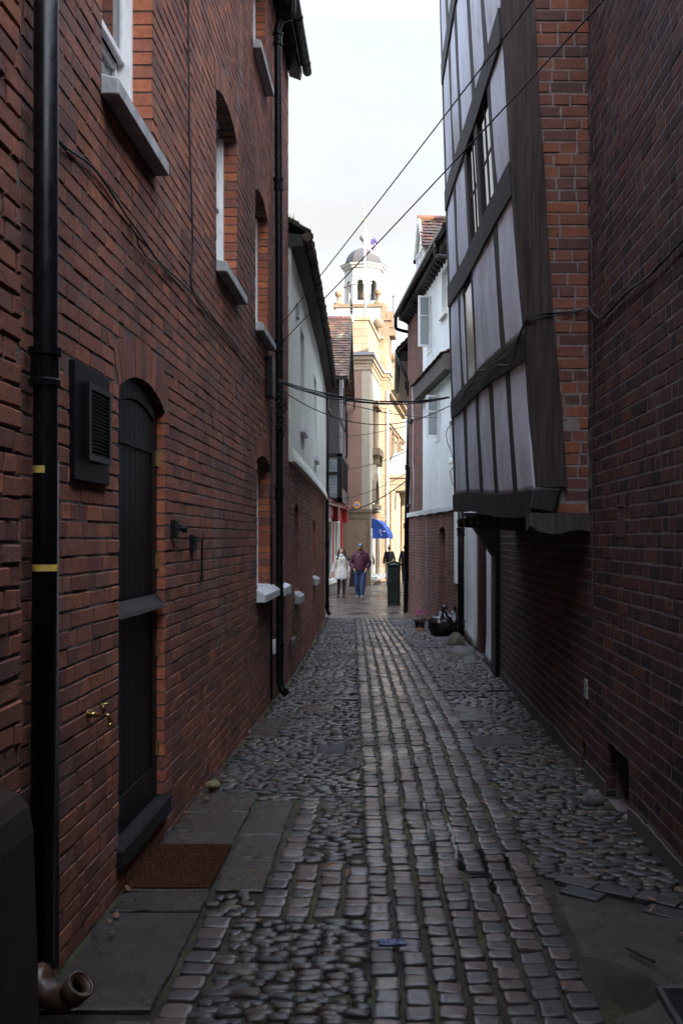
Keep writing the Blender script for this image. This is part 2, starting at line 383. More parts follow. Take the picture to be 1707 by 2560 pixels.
        for (x, y) in zi:
            bm.hexa([P(a,-recess,x),P(b,-recess,x),P(b,-thick,x),P(a,-thick,x),P(a,-recess,y),P(b,-recess,y),P(b,-thick,y),P(a,-thick,y)], 2)
    mb.v, nb = mb.v, None
    o = len(mb.v); mb.v += bm.v; mb.f += [tuple(o+i for i in f) for f in bm.f]; mb.m += bm.m
    return mb.build(name, [mats[0], mats[1], mort], parent)

def tiles(mb, p00, p10, p01, p11, nr, nc, rng, th=.02, lift=.02, mat=0, sag=0):
    p00,p10,p01,p11 = map(Vector, (p00,p10,p01,p11))
    nrm = (p10-p00).cross(p01-p00).normalized()
    if nrm.z < 0: nrm = -nrm
    pt = lambda u, v: (p00*(1-u)+p10*u)*(1-v) + (p01*(1-u)+p11*u)*v + Vector((0,0,-sag*math.sin(math.pi*min(1,max(0,u)))))
    for r in range(nr):
        off = (r % 2)*.5
        for c in range(-1, nc+1):
            u0 = max(0, (c+off)/nc + .0006); u1 = min(1, (c+1+off)/nc - .0006)
            if u1 <= u0 + .001: continue
            v0 = r/nr + rng.uniform(-.003,.003); v1 = min(1, (r+1.25)/nr)
            l = lift*rng.uniform(.8, 1.4)
            a, b, cc, d = pt(u0,v0)+nrm*l, pt(u1,v0)+nrm*l*rng.uniform(.85,1.15), pt(u1,v1)+nrm*.002, pt(u0,v1)+nrm*.002
            mb.hexa([a-nrm*th,b-nrm*th,cc-nrm*th,d-nrm*th,a,b,cc,d], mat)

def wav(pts, n=40, sag=0, amp=0, seed=0):
    """poly-curve through points, with catenary sag per whole span and small wander"""
    pts = [Vector(p) for p in pts]; out = []
    segs = len(pts)-1
    for i in range(segs):
        p0 = pts[max(i-1,0)]; p1 = pts[i]; p2 = pts[i+1]; p3 = pts[min(i+2,segs)]
        m = max(2, n//segs)
        for k in range(m + (1 if i == segs-1 else 0)):
            t = k/m
            q = .5*((2*p1)+(p2-p0)*t+(2*p0-5*p1+4*p2-p3)*t*t+(3*p1-p0-3*p2+p3)*t**3) if segs > 1 else p1.lerp(p2, t)
            T = (i+t)/segs
            q = q + Vector((0,0,-4*sag*T*(1-T)))
            if amp:
                w = noise.noise_vector(Vector((T*9+seed*7.3, seed, 0)))*amp*min(1, 8*T*(1-T)); q = q + w
            out.append(q)
    return out
rng = random.Random(7)
def ray(u, v): return (u-U0)/F, (V0-v)/F          # photo pixel -> slopes dX/dY, dZ/dY seen from the camera spot
XA = -1.316
PA = lambda u, n, z: (XA+n, u, z)
def uvA(u, v, n=.0):                                # a point of the left house's wall face
    a, b = ray(u, v); Y = (XA+n)/a; return (XA+n, Y, H + b*Y)

def slab(mb, P, ua, ub, za, zb, ops, n0, n1, mat=0, step=.6):
    cuts = {ua, ub}; k = max(1, int((ub-ua)/step)); cuts |= {ua+(ub-ua)*q/k for q in range(k+1)}
    for o in ops: cuts |= {o[0], o[1]}
    cuts = sorted(cuts)
    for a, b in zip(cuts[:-1], cuts[1:]):
        if b-a < 1e-4: continue
        zi = [(za, zb)]
        for o in ops:
            if o[0] < (a+b)/2 < o[1]:
                zi = [q for x, y in zi for q in ((x, min(y,o[2])), (max(x,o[3]), y)) if q[1]-q[0] > 1e-4]
        for x, y in zi:
            mb.hexa([P(a,n0,x),P(b,n0,x),P(b,n1,x),P(a,n1,x),P(a,n0,y),P(b,n0,y),P(b,n1,y),P(a,n1,y)], mat)

def sash_window(root, P, Y0, Y1, Z0, Z1, rev, sill=True, meet=None, sillmat=None, proj=.085, sth=.075, slope=.02, curtain=True, bars=1, fw=.055, ext=.03, wmat=None):
    """white sash in a recessed opening: frame > glass, sill, curtain"""
    wmat = wmat or WHITE; n0 = -rev
    fb = MB()
    def bx(a, b, z0, z1, f, bk): fb.hexa([P(a,f,z0),P(b,f,z0),P(b,bk,z0),P(a,bk,z0),P(a,f,z1),P(b,f,z1),P(b,bk,z1),P(a,bk,z1)])
    bx(Y0, Y0+fw, Z0, Z1, n0, n0-.11); bx(Y1-fw, Y1, Z0, Z1, n0, n0-.11)
    bx(Y0+fw, Y1-fw, Z0, Z0+fw*1.3, n0-.012, n0-.11); bx(Y0+fw, Y1-fw, Z1-fw, Z1, n0-.012, n0-.11)
    i0, i1 = Y0+fw, Y1-fw; zm = meet if meet else (Z0+Z1)/2
    for (za, zb, dd) in ((Z0+fw*1.3, zm, .07), (zm, Z1-fw, .03)):
        s = .04
        bx(i0, i0+s, za, zb, n0-dd, n0-dd-.035); bx(i1-s, i1, za, zb, n0-dd, n0-dd-.035)
        bx(i0+s, i1-s, za, za+s, n0-dd-.003, n0-dd-.032); bx(i0+s, i1-s, zb-s, zb, n0-dd-.003, n0-dd-.032)
        for q in range(1, bars+1):
            c = i0 + (i1-i0)*q/(bars+1); bx(c-.011, c+.011, za+s, zb-s, n0-dd-.004, n0-dd-.03)
    fr = fb.build('window', wmat, root, bevel=.003)
    g = MB()
    for (za, zb, dd) in ((Z0+.08, zm, .088), (zm, Z1-.06, .048)):
        g.hexa([P(i0,n0-dd,za),P(i1,n0-dd,za),P(i1,n0-dd-.004,za),P(i0,n0-dd-.004,za),P(i0,n0-dd,zb),P(i1,n0-dd,zb),P(i1,n0-dd-.004,zb),P(i0,n0-dd-.004,zb)])
    g.build('glass', GLASS, fr)
    if curtain:
        c = MB(); nn = 24
        for q in range(nn):
            a = i0+(i1-i0)*q/nn; b = i0+(i1-i0)*(q+1)/nn; f = lambda x: n0-.16+.012*math.sin(x*45)
            c.quad(P(a,f(a),Z0), P(b,f(b),Z0), P(b,f(b),Z1), P(a,f(a),Z1))
        c.build('curtain', CURT, fr, recalc=False)
    if sill:
        sb = MB(); a, b = Y0-ext, Y1+ext; zt = Z0+.005
        sb.hexa([P(a,proj,zt-sth-slope),P(b,proj,zt-sth-slope),P(b,.002,zt-sth-slope),P(a,.002,zt-sth-slope),P(a,proj,zt-slope),P(b,proj,zt-slope),P(b,.002,zt),P(a,.002,zt)])
        sb.hexa([P(Y0+.002,.001,zt-sth),P(Y1-.002,.001,zt-sth),P(Y1-.002,n0-.02,zt-sth),P(Y0+.002,n0-.02,zt-sth),P(Y0+.002,.001,zt),P(Y1-.002,.001,zt),P(Y1-.002,n0-.02,zt+.005),P(Y0+.002,n0-.02,zt+.005)])
        sb.build('sill', sillmat or GREYSILL, fr, bevel=.006)
    return fr

def downpipe(root, pts, r, collars=(), name='downpipe', mat=None, seg=14, n=None):
    mb = MB(); mb.tube(pts, r, seg)
    o = mb.build(name, mat or BLACKP, root, smooth=True)
    for c in collars:
        k = MB(); p = Vector(c)
        k.rings(p.x, p.y, [(r*1.02,p.z-.07),(r*1.3,p.z-.068),(r*1.3,p.z-.045),(r*1.15,p.z-.04),(r*1.15,p.z+.04),(r*1.38,p.z+.045),(r*1.38,p.z+.07),(r*1.02,p.z+.072)], 14)
        k.build('collar', mat or BLACKP, o)
    return o

# =================================================================== LEFT BRICK HOUSE
A = thing('brick_house', 'tall red brick house on the left with sash windows and a black arched door', 'house', (-3.5, 7.2, 0))
opsA = [(4.834,5.84,.05,2.39,.11,.06), (9.857,10.99,1.15,2.43,.08,.137), (11.75,12.4,1.1,2.2,.05,.09),
        (4.55,5.524,3.76,4.95,.1,.109), (7.547,8.575,3.76,5.06,.1,.114), (9.737,10.74,3.77,5.07,.1,.11),
        (9.56,10.56,6.44,7.42,0,.11), (7.5,8.5,6.44,7.42,0,.11)]
bricks(PA, 3.30, 12.9, -.3, 7.72, opsA, .075, .225, .05, .010, random.Random(11), (BR, BRR), MOR, recess=.0038, thick=.3, parent=A, jit=.0018, cham=.0032)
b = MB(); b.box((-6,1,-.3),(-1.64,12.9,7.7)); b.build('inner_wall', MOR, A)
# eaves, roof, gutter
b = MB()
b.hexa([(-1.32,1,7.71),(-1.17,1,7.655),(-1.17,13.05,7.655),(-1.32,13.05,7.71),(-1.32,1,7.79),(-1.15,1,7.76),(-1.15,13.05,7.76),(-1.32,13.05,7.79)])
eav = b.build('eaves', BLACKW, A)
b = MB(); tiles(b, (-1.08,1,7.80),(-1.08,13.08,7.80),(-4,1,10.4),(-4,13.08,10.4), 22, 60, rng)
b.hexa([(-1.15,1,7.765),(-1.15,13.05,7.765),(-4,13.05,10.35),(-4,1,10.35),(-1.32,1,7.8),(-1.32,13.05,7.8),(-4,13.05,10.36),(-4,1,10.36)])
b.hexa([(-4,1,10.4),(-4,13.08,10.4),(-7,13.08,7.7),(-7,1,7.7),(-4,1,10.45),(-4,13.08,10.45),(-7,13.08,7.75),(-7,1,7.75)])
rf = b.build('roof', TILED, A)
b = MB(); seg = 7
pr = [(-1.08+.06*math.cos(math.pi+math.pi*k/seg), 7.745+.06*math.sin(math.pi+math.pi*k/seg)) for k in range(seg+1)]
pi_ = [(-1.08+.052*math.cos(math.pi+math.pi*k/seg), 7.748+.052*math.sin(math.pi+math.pi*k/seg)) for k in range(seg+1)][::-1]
prof = pr + pi_
b.loft([[(x,y,z) for x,z in prof] for y in (1,12.2,13.0)])
for yy in (11.6, 12.72): b.rings(0,0,[(0,0)],3) if 0 else b.loft([[(-1.08+(x+1.08)*1.12, y, 7.745+(z-7.745)*1.12) for x,z in prof] for y in (yy,yy+.05)])
b.build('gutter', BLACKP, A)
# windows
sash_window(A, PA, 4.55, 5.524, 3.76, 5.06, .109, meet=4.25)
sash_window(A, PA, 7.547, 8.575, 3.76, 5.17, .114, meet=4.45)
sash_window(A, PA, 9.737, 10.74, 3.77, 5.18, .11, meet=4.5)
sash_window(A, PA, 9.56, 10.56, 6.44, 7.42, .11, meet=6.9)
sash_window(A, PA, 7.5, 8.5, 6.44, 7.42, .11, meet=6.9)
sash_window(A, PA, 9.857, 10.99, 1.15, 2.52, .137, meet=1.85, sillmat=SILLW, proj=.095, sth=.075, slope=.06, ext=.08)
sash_window(A, PA, 11.75, 12.4, 1.1, 2.26, .09, meet=1.7, sillmat=SILLW, proj=.085, sth=.1, slope=.03, ext=.05, curtain=False)
# door
d = MB(); XD = -1.366
mY, cz, rr = arch_geom(opsA[0], 0); top = lambda y: cz + math.sqrt(max(0, rr*rr-(y-mY)**2)) - .004
def dbox(y0, y1, z0, z1, x0, x1, arch=False):
    t0, t1 = (top(y0), top(y1)) if arch else (z1, z1)
    d.hexa([(x0,y0,z0),(x0,y1,z0),(x1,y1,z0),(x1,y0,z0),(x0,y0,t0),(x0,y1,t1),(x1,y1,t1),(x1,y0,t0)])
d0, d1 = 4.836, 5.838
dbox(d0, d0+.1, .152, 0, XD, XD-.045, True); dbox(d1-.11, d1, .152, 0, XD, XD-.045, True)
nb = 7; bw = (d1-.11-d0-.1)/nb
for k in range(nb):
    a0 = d0+.1+k*bw
    dbox(a0+.003, a0+bw-.003, .34, 1.235, XD-.012, XD-.045); dbox(a0+.003, a0+bw-.003, 1.335, 2.14, XD-.012, XD-.045)
for k in range(8):
    y0 = d0+.1+(d1-d0-.21)*k/8; y1 = d0+.1+(d1-d0-.21)*(k+1)/8
    d.hexa([(XD,y0,2.14),(XD,y1,2.14),(XD-.045,y1,2.14),(XD-.045,y0,2.14),(XD,y0,top(y0)-.11),(XD,y1,top(y1)-.11),(XD-.045,y1,top(y1)-.11),(XD-.045,y0,top(y0)-.11)])
    d.hexa([(XD+.012,y0,top(y0)-.105),(XD+.012,y1,top(y1)-.105),(XD-.045,y1,top(y1)-.105),(XD-.045,y0,top(y0)-.105),(XD+.012,y0,top(y0)),(XD+.012,y1,top(y1)),(XD-.045,y1,top(y1)),(XD-.045,y0,top(y0))])
dbox(d0+.1, d1-.11, .152, .336, XD, XD-.045); dbox(d0+.1, d1-.11, 1.24, 1.33, XD, XD-.045)
d.box((XD-.046,d0,.15),(XD-.06,d1,2.48))
door = d.build('door', BLACKW, A, bevel=.0025)
b = MB(); b.hexa([(XD,d0+.01,1.255),(XD+.055,d0+.01,1.25),(XD+.055,d1-.02,1.25),(XD,d1-.02,1.255),(XD,d0+.01,1.335),(XD+.045,d0+.01,1.272),(XD+.045,d1-.02,1.272),(XD,d1-.02,1.335)])
b.build('drip_rail', simple('grey_black_paint', (.02,.019,.02), (.013,.012,.013), 6, .5, .3), door, bevel=.004)
HINGE = simple('hinge_brass', (.8,.62,.33), (.6,.45,.22), 30, .35, .2, .001, 60, metal=1)
for zc in (2.12, 1.52, 1.01, .433):
    b = MB(); b.box((XD,d1-.032,zc-.045),(XD+.006,d1-.004,zc+.045)); b.tube([(XD+.01,d1-.004,zc-.05),(XD+.01,d1-.004,zc+.05)], .007, 8)
    b.box((XD+.004,d1-.0015,zc-.045),(XD+.04,d1+.0035,zc+.045)); b.build('hinge', HINGE, door)
b = MB(); b.tube([(XD,d0+.05,1.62),(XD+.03,d0+.05,1.62)], .006, 8); b.tube([(XD+.03,d0+.02,1.62),(XD+.03,d0+.08,1.62)], .006, 8); b.build('handle', BLACKM, door)
b = MB(); b.box((-1.42,4.79,.045),(-1.285,5.87,.15)); b.build('doorstep', plaster('black_step', (.009,.008,.009), (.03,.028,.03), .4, 4, .8, 50), A, bevel=.012)
# vent board
b = MB(); b.box((XA-.002,4.09,1.896),(XA+.022,4.60,2.39)); vb = b.build('vent_board', BLACKW, A, bevel=.003)
b = MB(); y0,y1,z0,z1 = 4.215,4.55,1.985,2.315
b.box((XA+.022,y0,z0),(XA+.045,y0+.03,z1)); b.box((XA+.022,y1-.03,z0),(XA+.045,y1,z1)); b.box((XA+.022,y0+.03,z0),(XA+.044,y1-.03,z0+.025)); b.box((XA+.022,y0+.03,z1-.025),(XA+.044,y1-.03,z1))
for k in range(17):
    zc = z0+.03+k*(z1-z0-.055)/17
    b.hexa([(XA+.0225,y0+.03,zc+.006),(XA+.04,y0+.03,zc-.002),(XA+.04,y1-.03,zc-.002),(XA+.0225,y1-.03,zc+.006),(XA+.0225,y0+.03,zc+.011),(XA+.041,y0+.03,zc+.003),(XA+.041,y1-.03,zc+.003),(XA+.0225,y1-.03,zc+.011)])
b.build('louvre_grille', BLACKM, vb)
# downpipes of the brick house
dp = downpipe(A, [(-1.262,3.615,.12),(-1.248,3.61,2.0),(-1.236,3.605,7.6)], .0435, [(-1.25,3.61,2.27),(-1.24,3.606,5.4)], seg=20)
for zc, w in ((1.9, .013), (1.545, .012)):
    b = MB(); b.rings(-1.2505,3.611,[(.0447,zc-w),(.0447,zc+w)],20); b.build('tape_band', TAPE, dp, smooth=False)
downpipe(A, [(-1.288,3.83,-.0),(-1.288,3.83,1.95)], .0165, name='conduit', mat=GREYPIPE, seg=10)
P2x, P2y = -1.246, 11.1
downpipe(A, wav([(-1.085,11.02,7.70),(-1.085,11.04,7.56),(-1.10,11.06,7.46),(-1.2,11.09,7.44),(P2x-.005,P2y,7.34),(P2x-.005,P2y,7.2)], 30)+[(P2x+.012,P2y,3.5),(P2x+.018,P2y,.05),(P2x+.04,P2y-.01,-.03),(P2x+.1,P2y-.03,-.08)], .042,
         [(P2x-.004,P2y,7.22),(P2x+.002,P2y,5.6),(P2x+.01,P2y,3.8),(P2x+.014,P2y,2.15),(P2x+.017,P2y,.42)], seg=14)
downpipe(A, [(-1.3,10.93,-.12),(-1.3,10.93,3.1)], .011, name='conduit', mat=BLACKP, seg=8)
b = MB(); b.box((-1.31,10.95,.38),(-1.26,11.03,.54)); b.build('meter_box', SILLW, A, bevel=.006)
b = MB(); b.box((-1.316,10.5,3.16),(-1.24,10.75,3.58)); jb = b.build('junction_box', BLACKM, A, bevel=.008)
# brass tap
b = MB(); y, z, x = 4.335, .884, XA
b.tube([(x,y,z),(x+.008,y,z)], .03, 16); b.tube([(x,y,z),(x+.05,y,z)], .0155, 12); b.tube([(x+.045,y,z),(x+.1,y,z)], .0115, 12)
b.tube([(x+.095,y,z),(x+.112,y+.004,z-.006),(x+.12,y+.006,z-.03),(x+.12,y+.006,z-.062)], [.012,.012,.0115,.012], 12); b.tube([(x+.12,y+.006,z-.045),(x+.12,y+.006,z-.07)], .0145, 12)
b.tube([(x+.085,y,z),(x+.085,y,z+.055)], [.012,.009], 12); b.tube([(x+.085,y-.035,z+.058),(x+.085,y+.035,z+.058)], .0055, 8); b.tube([(x+.05,y,z+.058),(x+.12,y,z+.058)], .0055, 8)
b.v = [(x+(px-x)*.8, y+(py-y)*.8, z+(pz-z)*.8) for px,py,pz in b.v]
b.build('tap', BRASS, A, smooth=True)
# door catch and hook blocks
p = uvA(431,1322)
b = MB(); b.box((XA,p[1]-.05,p[2]-.05),(XA+.03,p[1]+.05,p[2]+.055)); b.tube([(XA+.035,p[1]+.03,p[2]),(XA+.055,p[1]+.03,p[2])], .013, 10); b.tube([(XA+.055,p[1]+.03,p[2]),(XA+.085,p[1]+.03,p[2])], [.025,.022], 12)
b.build('door_catch', BLACKW, A, bevel=.003)
p = uvA(478,1358)
b = MB(); b.box((XA,p[1]-.05,p[2]-.055),(XA+.03,p[1]+.055,p[2]+.055)); hk = b.build('hook_block', BLACKW, A, bevel=.003)
b = MB(); q = (XA+.05, p[1]+.03, p[2]+.0); b.tube([(XA+.033,q[1],q[2]+.02),(XA+.07,q[1],q[2]+.02)], .008, 8)
b.tube([(XA+.068,q[1],q[2]+.02),(XA+.066,q[1],q[2]-.2),(XA+.066,q[1]+.012,q[2]-.235),(XA+.066,q[1]-.02,q[2]-.248),(XA+.066,q[1]-.04,q[2]-.22)], .0065, 8); b.build('hook', BLACKM, hk)

# =================================================================== NEAR LEFT BUILDING (pilaster + plinth)
NB = thing('brick_building', 'dark brick building at the near left edge with a rounded rendered plinth', 'building', (-2, 1.5, 0))
PN = lambda u, n, z: (-1.25+n, u, z)
bricks(PN, 1.2, 3.38, -.1, 6.2, [], .0755, .225, .05, .011, random.Random(5), (BR, BR), MOR, recess=.008, thick=.35, parent=NB, jit=.003)
b = MB(); b.box((-5,-13,-.2),(-1.24,1.2,8)); b.box((-5,1.2,6.2),(-1.25,3.38,8)); b.box((-5,1.2,-.2),(-1.61,3.3,6.2)); b.build('inner_wall', MOR, NB)
b = MB(); ys = [-1.0+.2*k for k in range(21)] + [3.2,3.24]
prof = [(-1.25,-.2),(-1.135,-.2),(-1.145,.3),(-1.16,.7),(-1.175,.78),(-1.205,.82),(-1.25,.835)]
b.loft([[(x+.004*noise.noise(Vector((y*3,z*3,1))), y, z) for x, z in prof] for y in ys])
b.build('plinth', PLINTH, NB)

# =================================================================== WHITE RENDERED HOUSE ON BRICK BASE (left, further)
BX = [(12.9,-1.316),(14.5,-1.34),(17.1,-1.40),(20.9,-1.505),(24.4,-1.63),(28,-1.76)]
def interp(tab, y):
    if y <= tab[0][0]: return tab[0][1]
    for (a, x), (b_, x2) in zip(tab[:-1], tab[1:]):
        if y <= b_:
            t = (y-a)/(b_-a); return x+(x2-x)*t
    return tab[-1][1]
def sm(tab): 
    return lambda y: sum(interp(tab, y+d)*w for d, w in ((-.9,.2),(-.45,.2),(0,.2),(.45,.2),(.9,.2)))
xb = sm(BX)
def PBf(u, n, z): return (xb(u)+n, u, z)
B = thing('rendered_house', 'cream pebbledashed house over a brick ground floor with dark mossy eaves', 'house', (-3.5, 19, -.3))
opsB = [(13.9,14.65,.88,2.1,.06,.1), (18.6,19.7,.92,1.95,.06,.1), (12.95,13.5,.3,1.0,0,.03)]
bricks(PBf, 12.92, 25.6, -.5, 2.66, opsB[:2], .075, .225, .05, .012, random.Random(21), (BR, BR), MORF, recess=.006, thick=.3, parent=B)
opsBw = [(14.6,15.5,3.32,4.78), (18.4,19.4,3.2,4.7)]
b = MB(); slab(b, PBf, 12.95, 25.6, 2.72, 5.46, opsBw, .03, -.3, step=.5)
slab(b, PBf, 12.95, 25.6, 2.66, 2.72, [], .075, -.28, step=.5)
for k in range(26):
    y0 = 12.95+12.65*k/26; y1 = 12.95+12.65*(k+1)/26
    b.hexa([PBf(y0,.0305,2.72),PBf(y1,.0305,2.72),PBf(y1,.075,2.718),PBf(y0,.075,2.718),PBf(y0,.0305,2.86),PBf(y1,.0305,2.86),PBf(y1,.034,2.86),PBf(y0,.034,2.86)])
b.build('upper_wall', PEBBLE, B)
for (y0,y1,z0,z1) in opsBw:
    fr = sash_window(B, PBf, y0, y1, z0, z1, .12, meet=(z0+z1)/2, sillmat=SILLW, proj=.1, sth=.09, ext=.03, curtain=False)
for (y0,y1,z0,z1,_r,_v) in opsB[:2]:
    sash_window(B, PBf, y0, y1, z0, z1+.06, .12, meet=(z0+z1)/2, sillmat=GREYSILL, proj=.085, sth=.10, slope=.05, ext=.03, curtain=False)
b = MB(); b.box((-1.3,12.98,.24),(-1.25,13.4,.34)); b.build('ledge_stone', SLABST, B, bevel=.01)
b = MB(); p = PBf(13.8,.03,4.78); b.box((p[0],13.72,4.7),(p[0]+.04,13.88,4.9)); b.build('wall_vent', GREYSILL, B, bevel=.005)
b = MB(); b.hexa([(-6,12.95,-.5),(xb(13)-.29,12.95,-.5),(xb(25.6)-.31,25.6,-.5),(-6,25.6,-.5),(-6,12.95,5.5),(xb(13)-.29,12.95,5.5),(xb(25.6)-.31,25.6,5.5),(-6,25.6,5.5)]); b.build('inner_wall', MOR, B)
b = MB()
for k in range(28):
    y0 = 12.93+12.72*k/28; y1 = 12.93+12.72*(k+1)/28; w = lambda y: .02*math.sin(y*1.7)
    b.hexa([PBf(y0,.0,5.44+w(y0)),PBf(y1,0,5.44+w(y1)),PBf(y1,.19,5.46+w(y1)),PBf(y0,.19,5.46+w(y0)),PBf(y0,.0,5.62+w(y0)),PBf(y1,0,5.62+w(y1)),PBf(y1,.2,5.60+w(y1)),PBf(y0,.2,5.60+w(y0))])
b.build('eaves', OAKB, B)
b = MB(); n = 34
for k in range(n):
    y0 = 12.9+12.8*k/n; y1 = 12.9+12.8*(k+1)/n - .006; r = .062*rng.uniform(.92,1.08); dz = rng.uniform(-.012,.012)
    b.tube([PBf(y0,.245,5.57+dz),PBf(y1,.245,5.57+dz)], r, 10)
b.build('gutter', TILED, B)
b = MB()
for k in range(5):
    y0 = 12.92+2.55*k; y1 = y0+2.55
    p0 = Vector(PBf(y0,.28,5.64)); p1 = Vector(PBf(y1,.28,5.64)); q0 = Vector(PBf(y0,-2.6,7.5)); q1 = Vector(PBf(y1,-2.6,7.5))
    tiles(b, p0, p1, q0, q1, 18, 14, rng, th=.025, lift=.03)
    b.hexa([p0-Vector((0,0,.04)),p1-Vector((0,0,.04)),q1-Vector((0,0,.04)),q0-Vector((0,0,.04)),p0-Vector((0,0,.02)),p1-Vector((0,0,.02)),q1-Vector((0,0,.02)),q0-Vector((0,0,.02))])
    b.hexa([q0,q1,(q1.x-3,q1.y,5.5),(q0.x-3,q0.y,5.5),q0+Vector((0,0,.05)),q1+Vector((0,0,.05)),(q1.x-3,q1.y,5.55),(q0.x-3,q0.y,5.55)])
roofB = b.build('roof', TILED, B)
b = MB()
for k in range(420):       # moss and grass tufts along the eaves
    y = 12.95+12.6*rng.random()**1.2; p = Vector(PBf(y,.27-.3*rng.random(),0)); p.z = 5.64+(.28-(p.x-xb(y)))*.64
    h = rng.uniform(.03,.12); q = p+Vector((rng.uniform(-.03,.05),rng.uniform(-.03,.03),h))
    b.add([p+Vector((.008,0,0)),p-Vector((.008,0,0)),p+Vector((0,.008,0)),q], [(0,1,3),(1,2,3),(2,0,3)])
tag(b.build('moss', MOSSY, roofB), kind='stuff')
downpipe(B, [(xb(25.6)+.045,25.66,5.5),(xb(25.6)+.045,25.64,3.0),(xb(25.6)+.055,25.62,.0),(xb(25.6)+.06,25.6,-.2),(xb(25.6)+.12,25.56,-.3)], .05, [(xb(25.6)+.045,25.64,3.25),(xb(25.6)+.05,25.63,1.5),(xb(25.6)+.055,25.6,-.05)])

# strip of brick house between
C2 = thing('brick_house', 'narrow strip of brick house between the cream house and the timbered shop', 'house', (-3, 33.4, -.3))
bricks(lambda u,n,z: (u, 33.0-n, z), -3.4, -2.1, -.5, 5.9, [], .075, .225, .04, .012, random.Random(8), (BFAR, BFAR), MORF, recess=.004, thick=.4, parent=C2)
b = MB(); b.box((-3.5,32.9,5.9),(-2.0,34,6.0)); b.build('roof', TILED, C2)
downpipe(C2, [(-2.13,32.85,6.35),(-2.1,32.85,6.1),(-2.08,32.85,5.8),(-2.07,32.85,3.0),(-2.12,32.85,2.6)], .045, [(-2.075,32.85,4.6),(-2.07,32.85,3.5)], mat=simple('blue_grey_pipe', (.1,.12,.16), (.07,.085,.11), 4, .4, .1))

# =================================================================== TIMBERED SHOP
Cs = thing('timbered_shop', 'jettied black timber shop with an oriel window above a red shopfront', 'shop', (-3, 38, -.34))
b = MB(); b.box((-4.5,36.05,3.05),(-1.9,41.4,7.5)); b.hexa([(-4.5,36.05,7.5),(-1.9,36.05,7.5),(-1.9,41.3,7.5),(-4.5,41.3,7.5),(-4.5,38.58,10.05),(-1.9,38.58,10.05),(-1.9,38.62,10.05),(-4.5,38.62,10.05)])
b.build('wall', WHITER, Cs)
def xs(Y): return -2.36+(Y-36)*.064
b = MB(); b.hexa([(-5,33.2,-.5),(xs(33.2)-.35,33.2,-.5),(xs(41)-.35,41.4,-.5),(-5,41.4,-.5),(-5,33.2,3.0),(xs(33.2)-.35,33.2,3.0),(xs(41)-.35,41.4,3.0),(-5,41.4,3.0)]); b.build('lower_wall', BLACKW, Cs)
b = MB()      # dark timber gable facing down the alley
b.box((-4.4,35.95,4.95),(-1.86,36.05,7.5))
for x in (-2.35,-2.1): b.box((x-.05,35.93,5.0),(x+.05,35.96,7.45))
b.box((-4.4,35.9,4.72),(-1.82,36.3,4.98)); b.box((-1.93,36.0,4.98),(-1.84,36.2,7.5)); b.build('timber_gable', OAKB, Cs)
for y in (37.0,38.1,39.3,40.4):
    b = MB(); b.box((-1.9,y-.09,4.95),(-1.86,y+.09,8.5-(abs(y-38.6)*.75)+.6)); b.build('stud', OAKB, Cs)
b = MB(); b.box((-1.9,36.2,4.72),(-1.84,41.4,4.98)); b.box((-1.9,36.2,6.1),(-1.85,41.4,6.3)); b.build('beam', OAKB, Cs)
o = MB(); x0,x1,z0,z1 = -2.62,-1.72,2.98,4.72      # oriel
o.box((-1.9,35.8,z0),(x1,36.0,z1)); o.box((x0,35.8,z0),(x0+.1,36.0,z1)); o.box((-2.62,35.8,z0),(x1,36,z0+.14)); o.box((-2.62,35.8,z1-.1),(x1,36,z1)); o.box((-2.55,35.8,3.98),(-1.9,36,4.06))
o.box((-2.25,35.82,z0),(-2.2,35.98,z1)); o.box((-1.9,36,z0),(x1,41.3,z0+.5)); o.box((-1.9,36,z1-.12),(x1,41.3,z1))
for y in (36.9,37.8,38.7,39.6,40.5): o.box((-1.8,y-.05,z0+.5),(x1,y+.05,z1-.12))
orl = o.build('oriel_window', BLACKW, Cs)
b = MB(); b.box((-2.55,35.86,z0+.1),(-1.9,35.9,z1)); b.box((-1.82,36,z0+.4),(-1.78,41.2,z1)); b.build('glass', simple('pale_leaded_glass', (.25,.29,.3), (.12,.14,.15), 3, .08, 0, spec=.8), orl)
b = MB()
for k in range(9): b.box((-2.52+k*.072,35.85,z0+.14),(-2.512+k*.072,35.858,z1-.1))
for k in range(14): b.box((-2.54,35.852,z0+.16+k*.115),(-1.9,35.858,z0+.168+k*.115))
b.build('leading', BLACKM, orl)
b = MB(); tiles(b, (-4.6,35.35,7.42),(-1.49,35.35,7.42),(-4.6,38.6,10.2),(-1.47,38.6,10.2), 24, 20, rng, th=.02, lift=.035)
b.hexa([(-4.6,35.4,7.36),(-1.52,35.4,7.36),(-1.52,38.6,10.1),(-4.6,38.6,10.1),(-4.6,35.4,7.4),(-1.52,35.4,7.4),(-1.52,38.6,10.14),(-4.6,38.6,10.14)])
b.hexa([(-4.6,38.6,10.15),(-1.47,38.6,10.15),(-1.47,41.8,7.4),(-4.6,41.8,7.4),(-4.6,38.6,10.2),(-1.47,38.6,10.2),(-1.47,41.8,7.46),(-4.6,41.8,7.46)])
rC = b.build('roof', TILE, Cs)
b = MB()
for k in range(9): b.tube([(-4.6+k*.35,38.6,10.2),(-4.27+k*.35,38.6,10.2)], .09, 8)
b.build('ridge_tiles', TILER, rC)
b = MB(); b.bar((-1.5,35.3,7.2),(-1.5,38.6,10.03),.05,.3,(0,-.6,.8)); b.bar((-1.5,38.6,10.03),(-1.5,41.9,7.2),.05,.3,(0,.6,.8)); b.build('bargeboard', BLACKW, Cs)
b = MB(); b.rings(-1.5,38.6,[(.09,10.05),(.09,10.32)],8,0); fb_ = b.build('finial_base', GREYSILL, Cs)
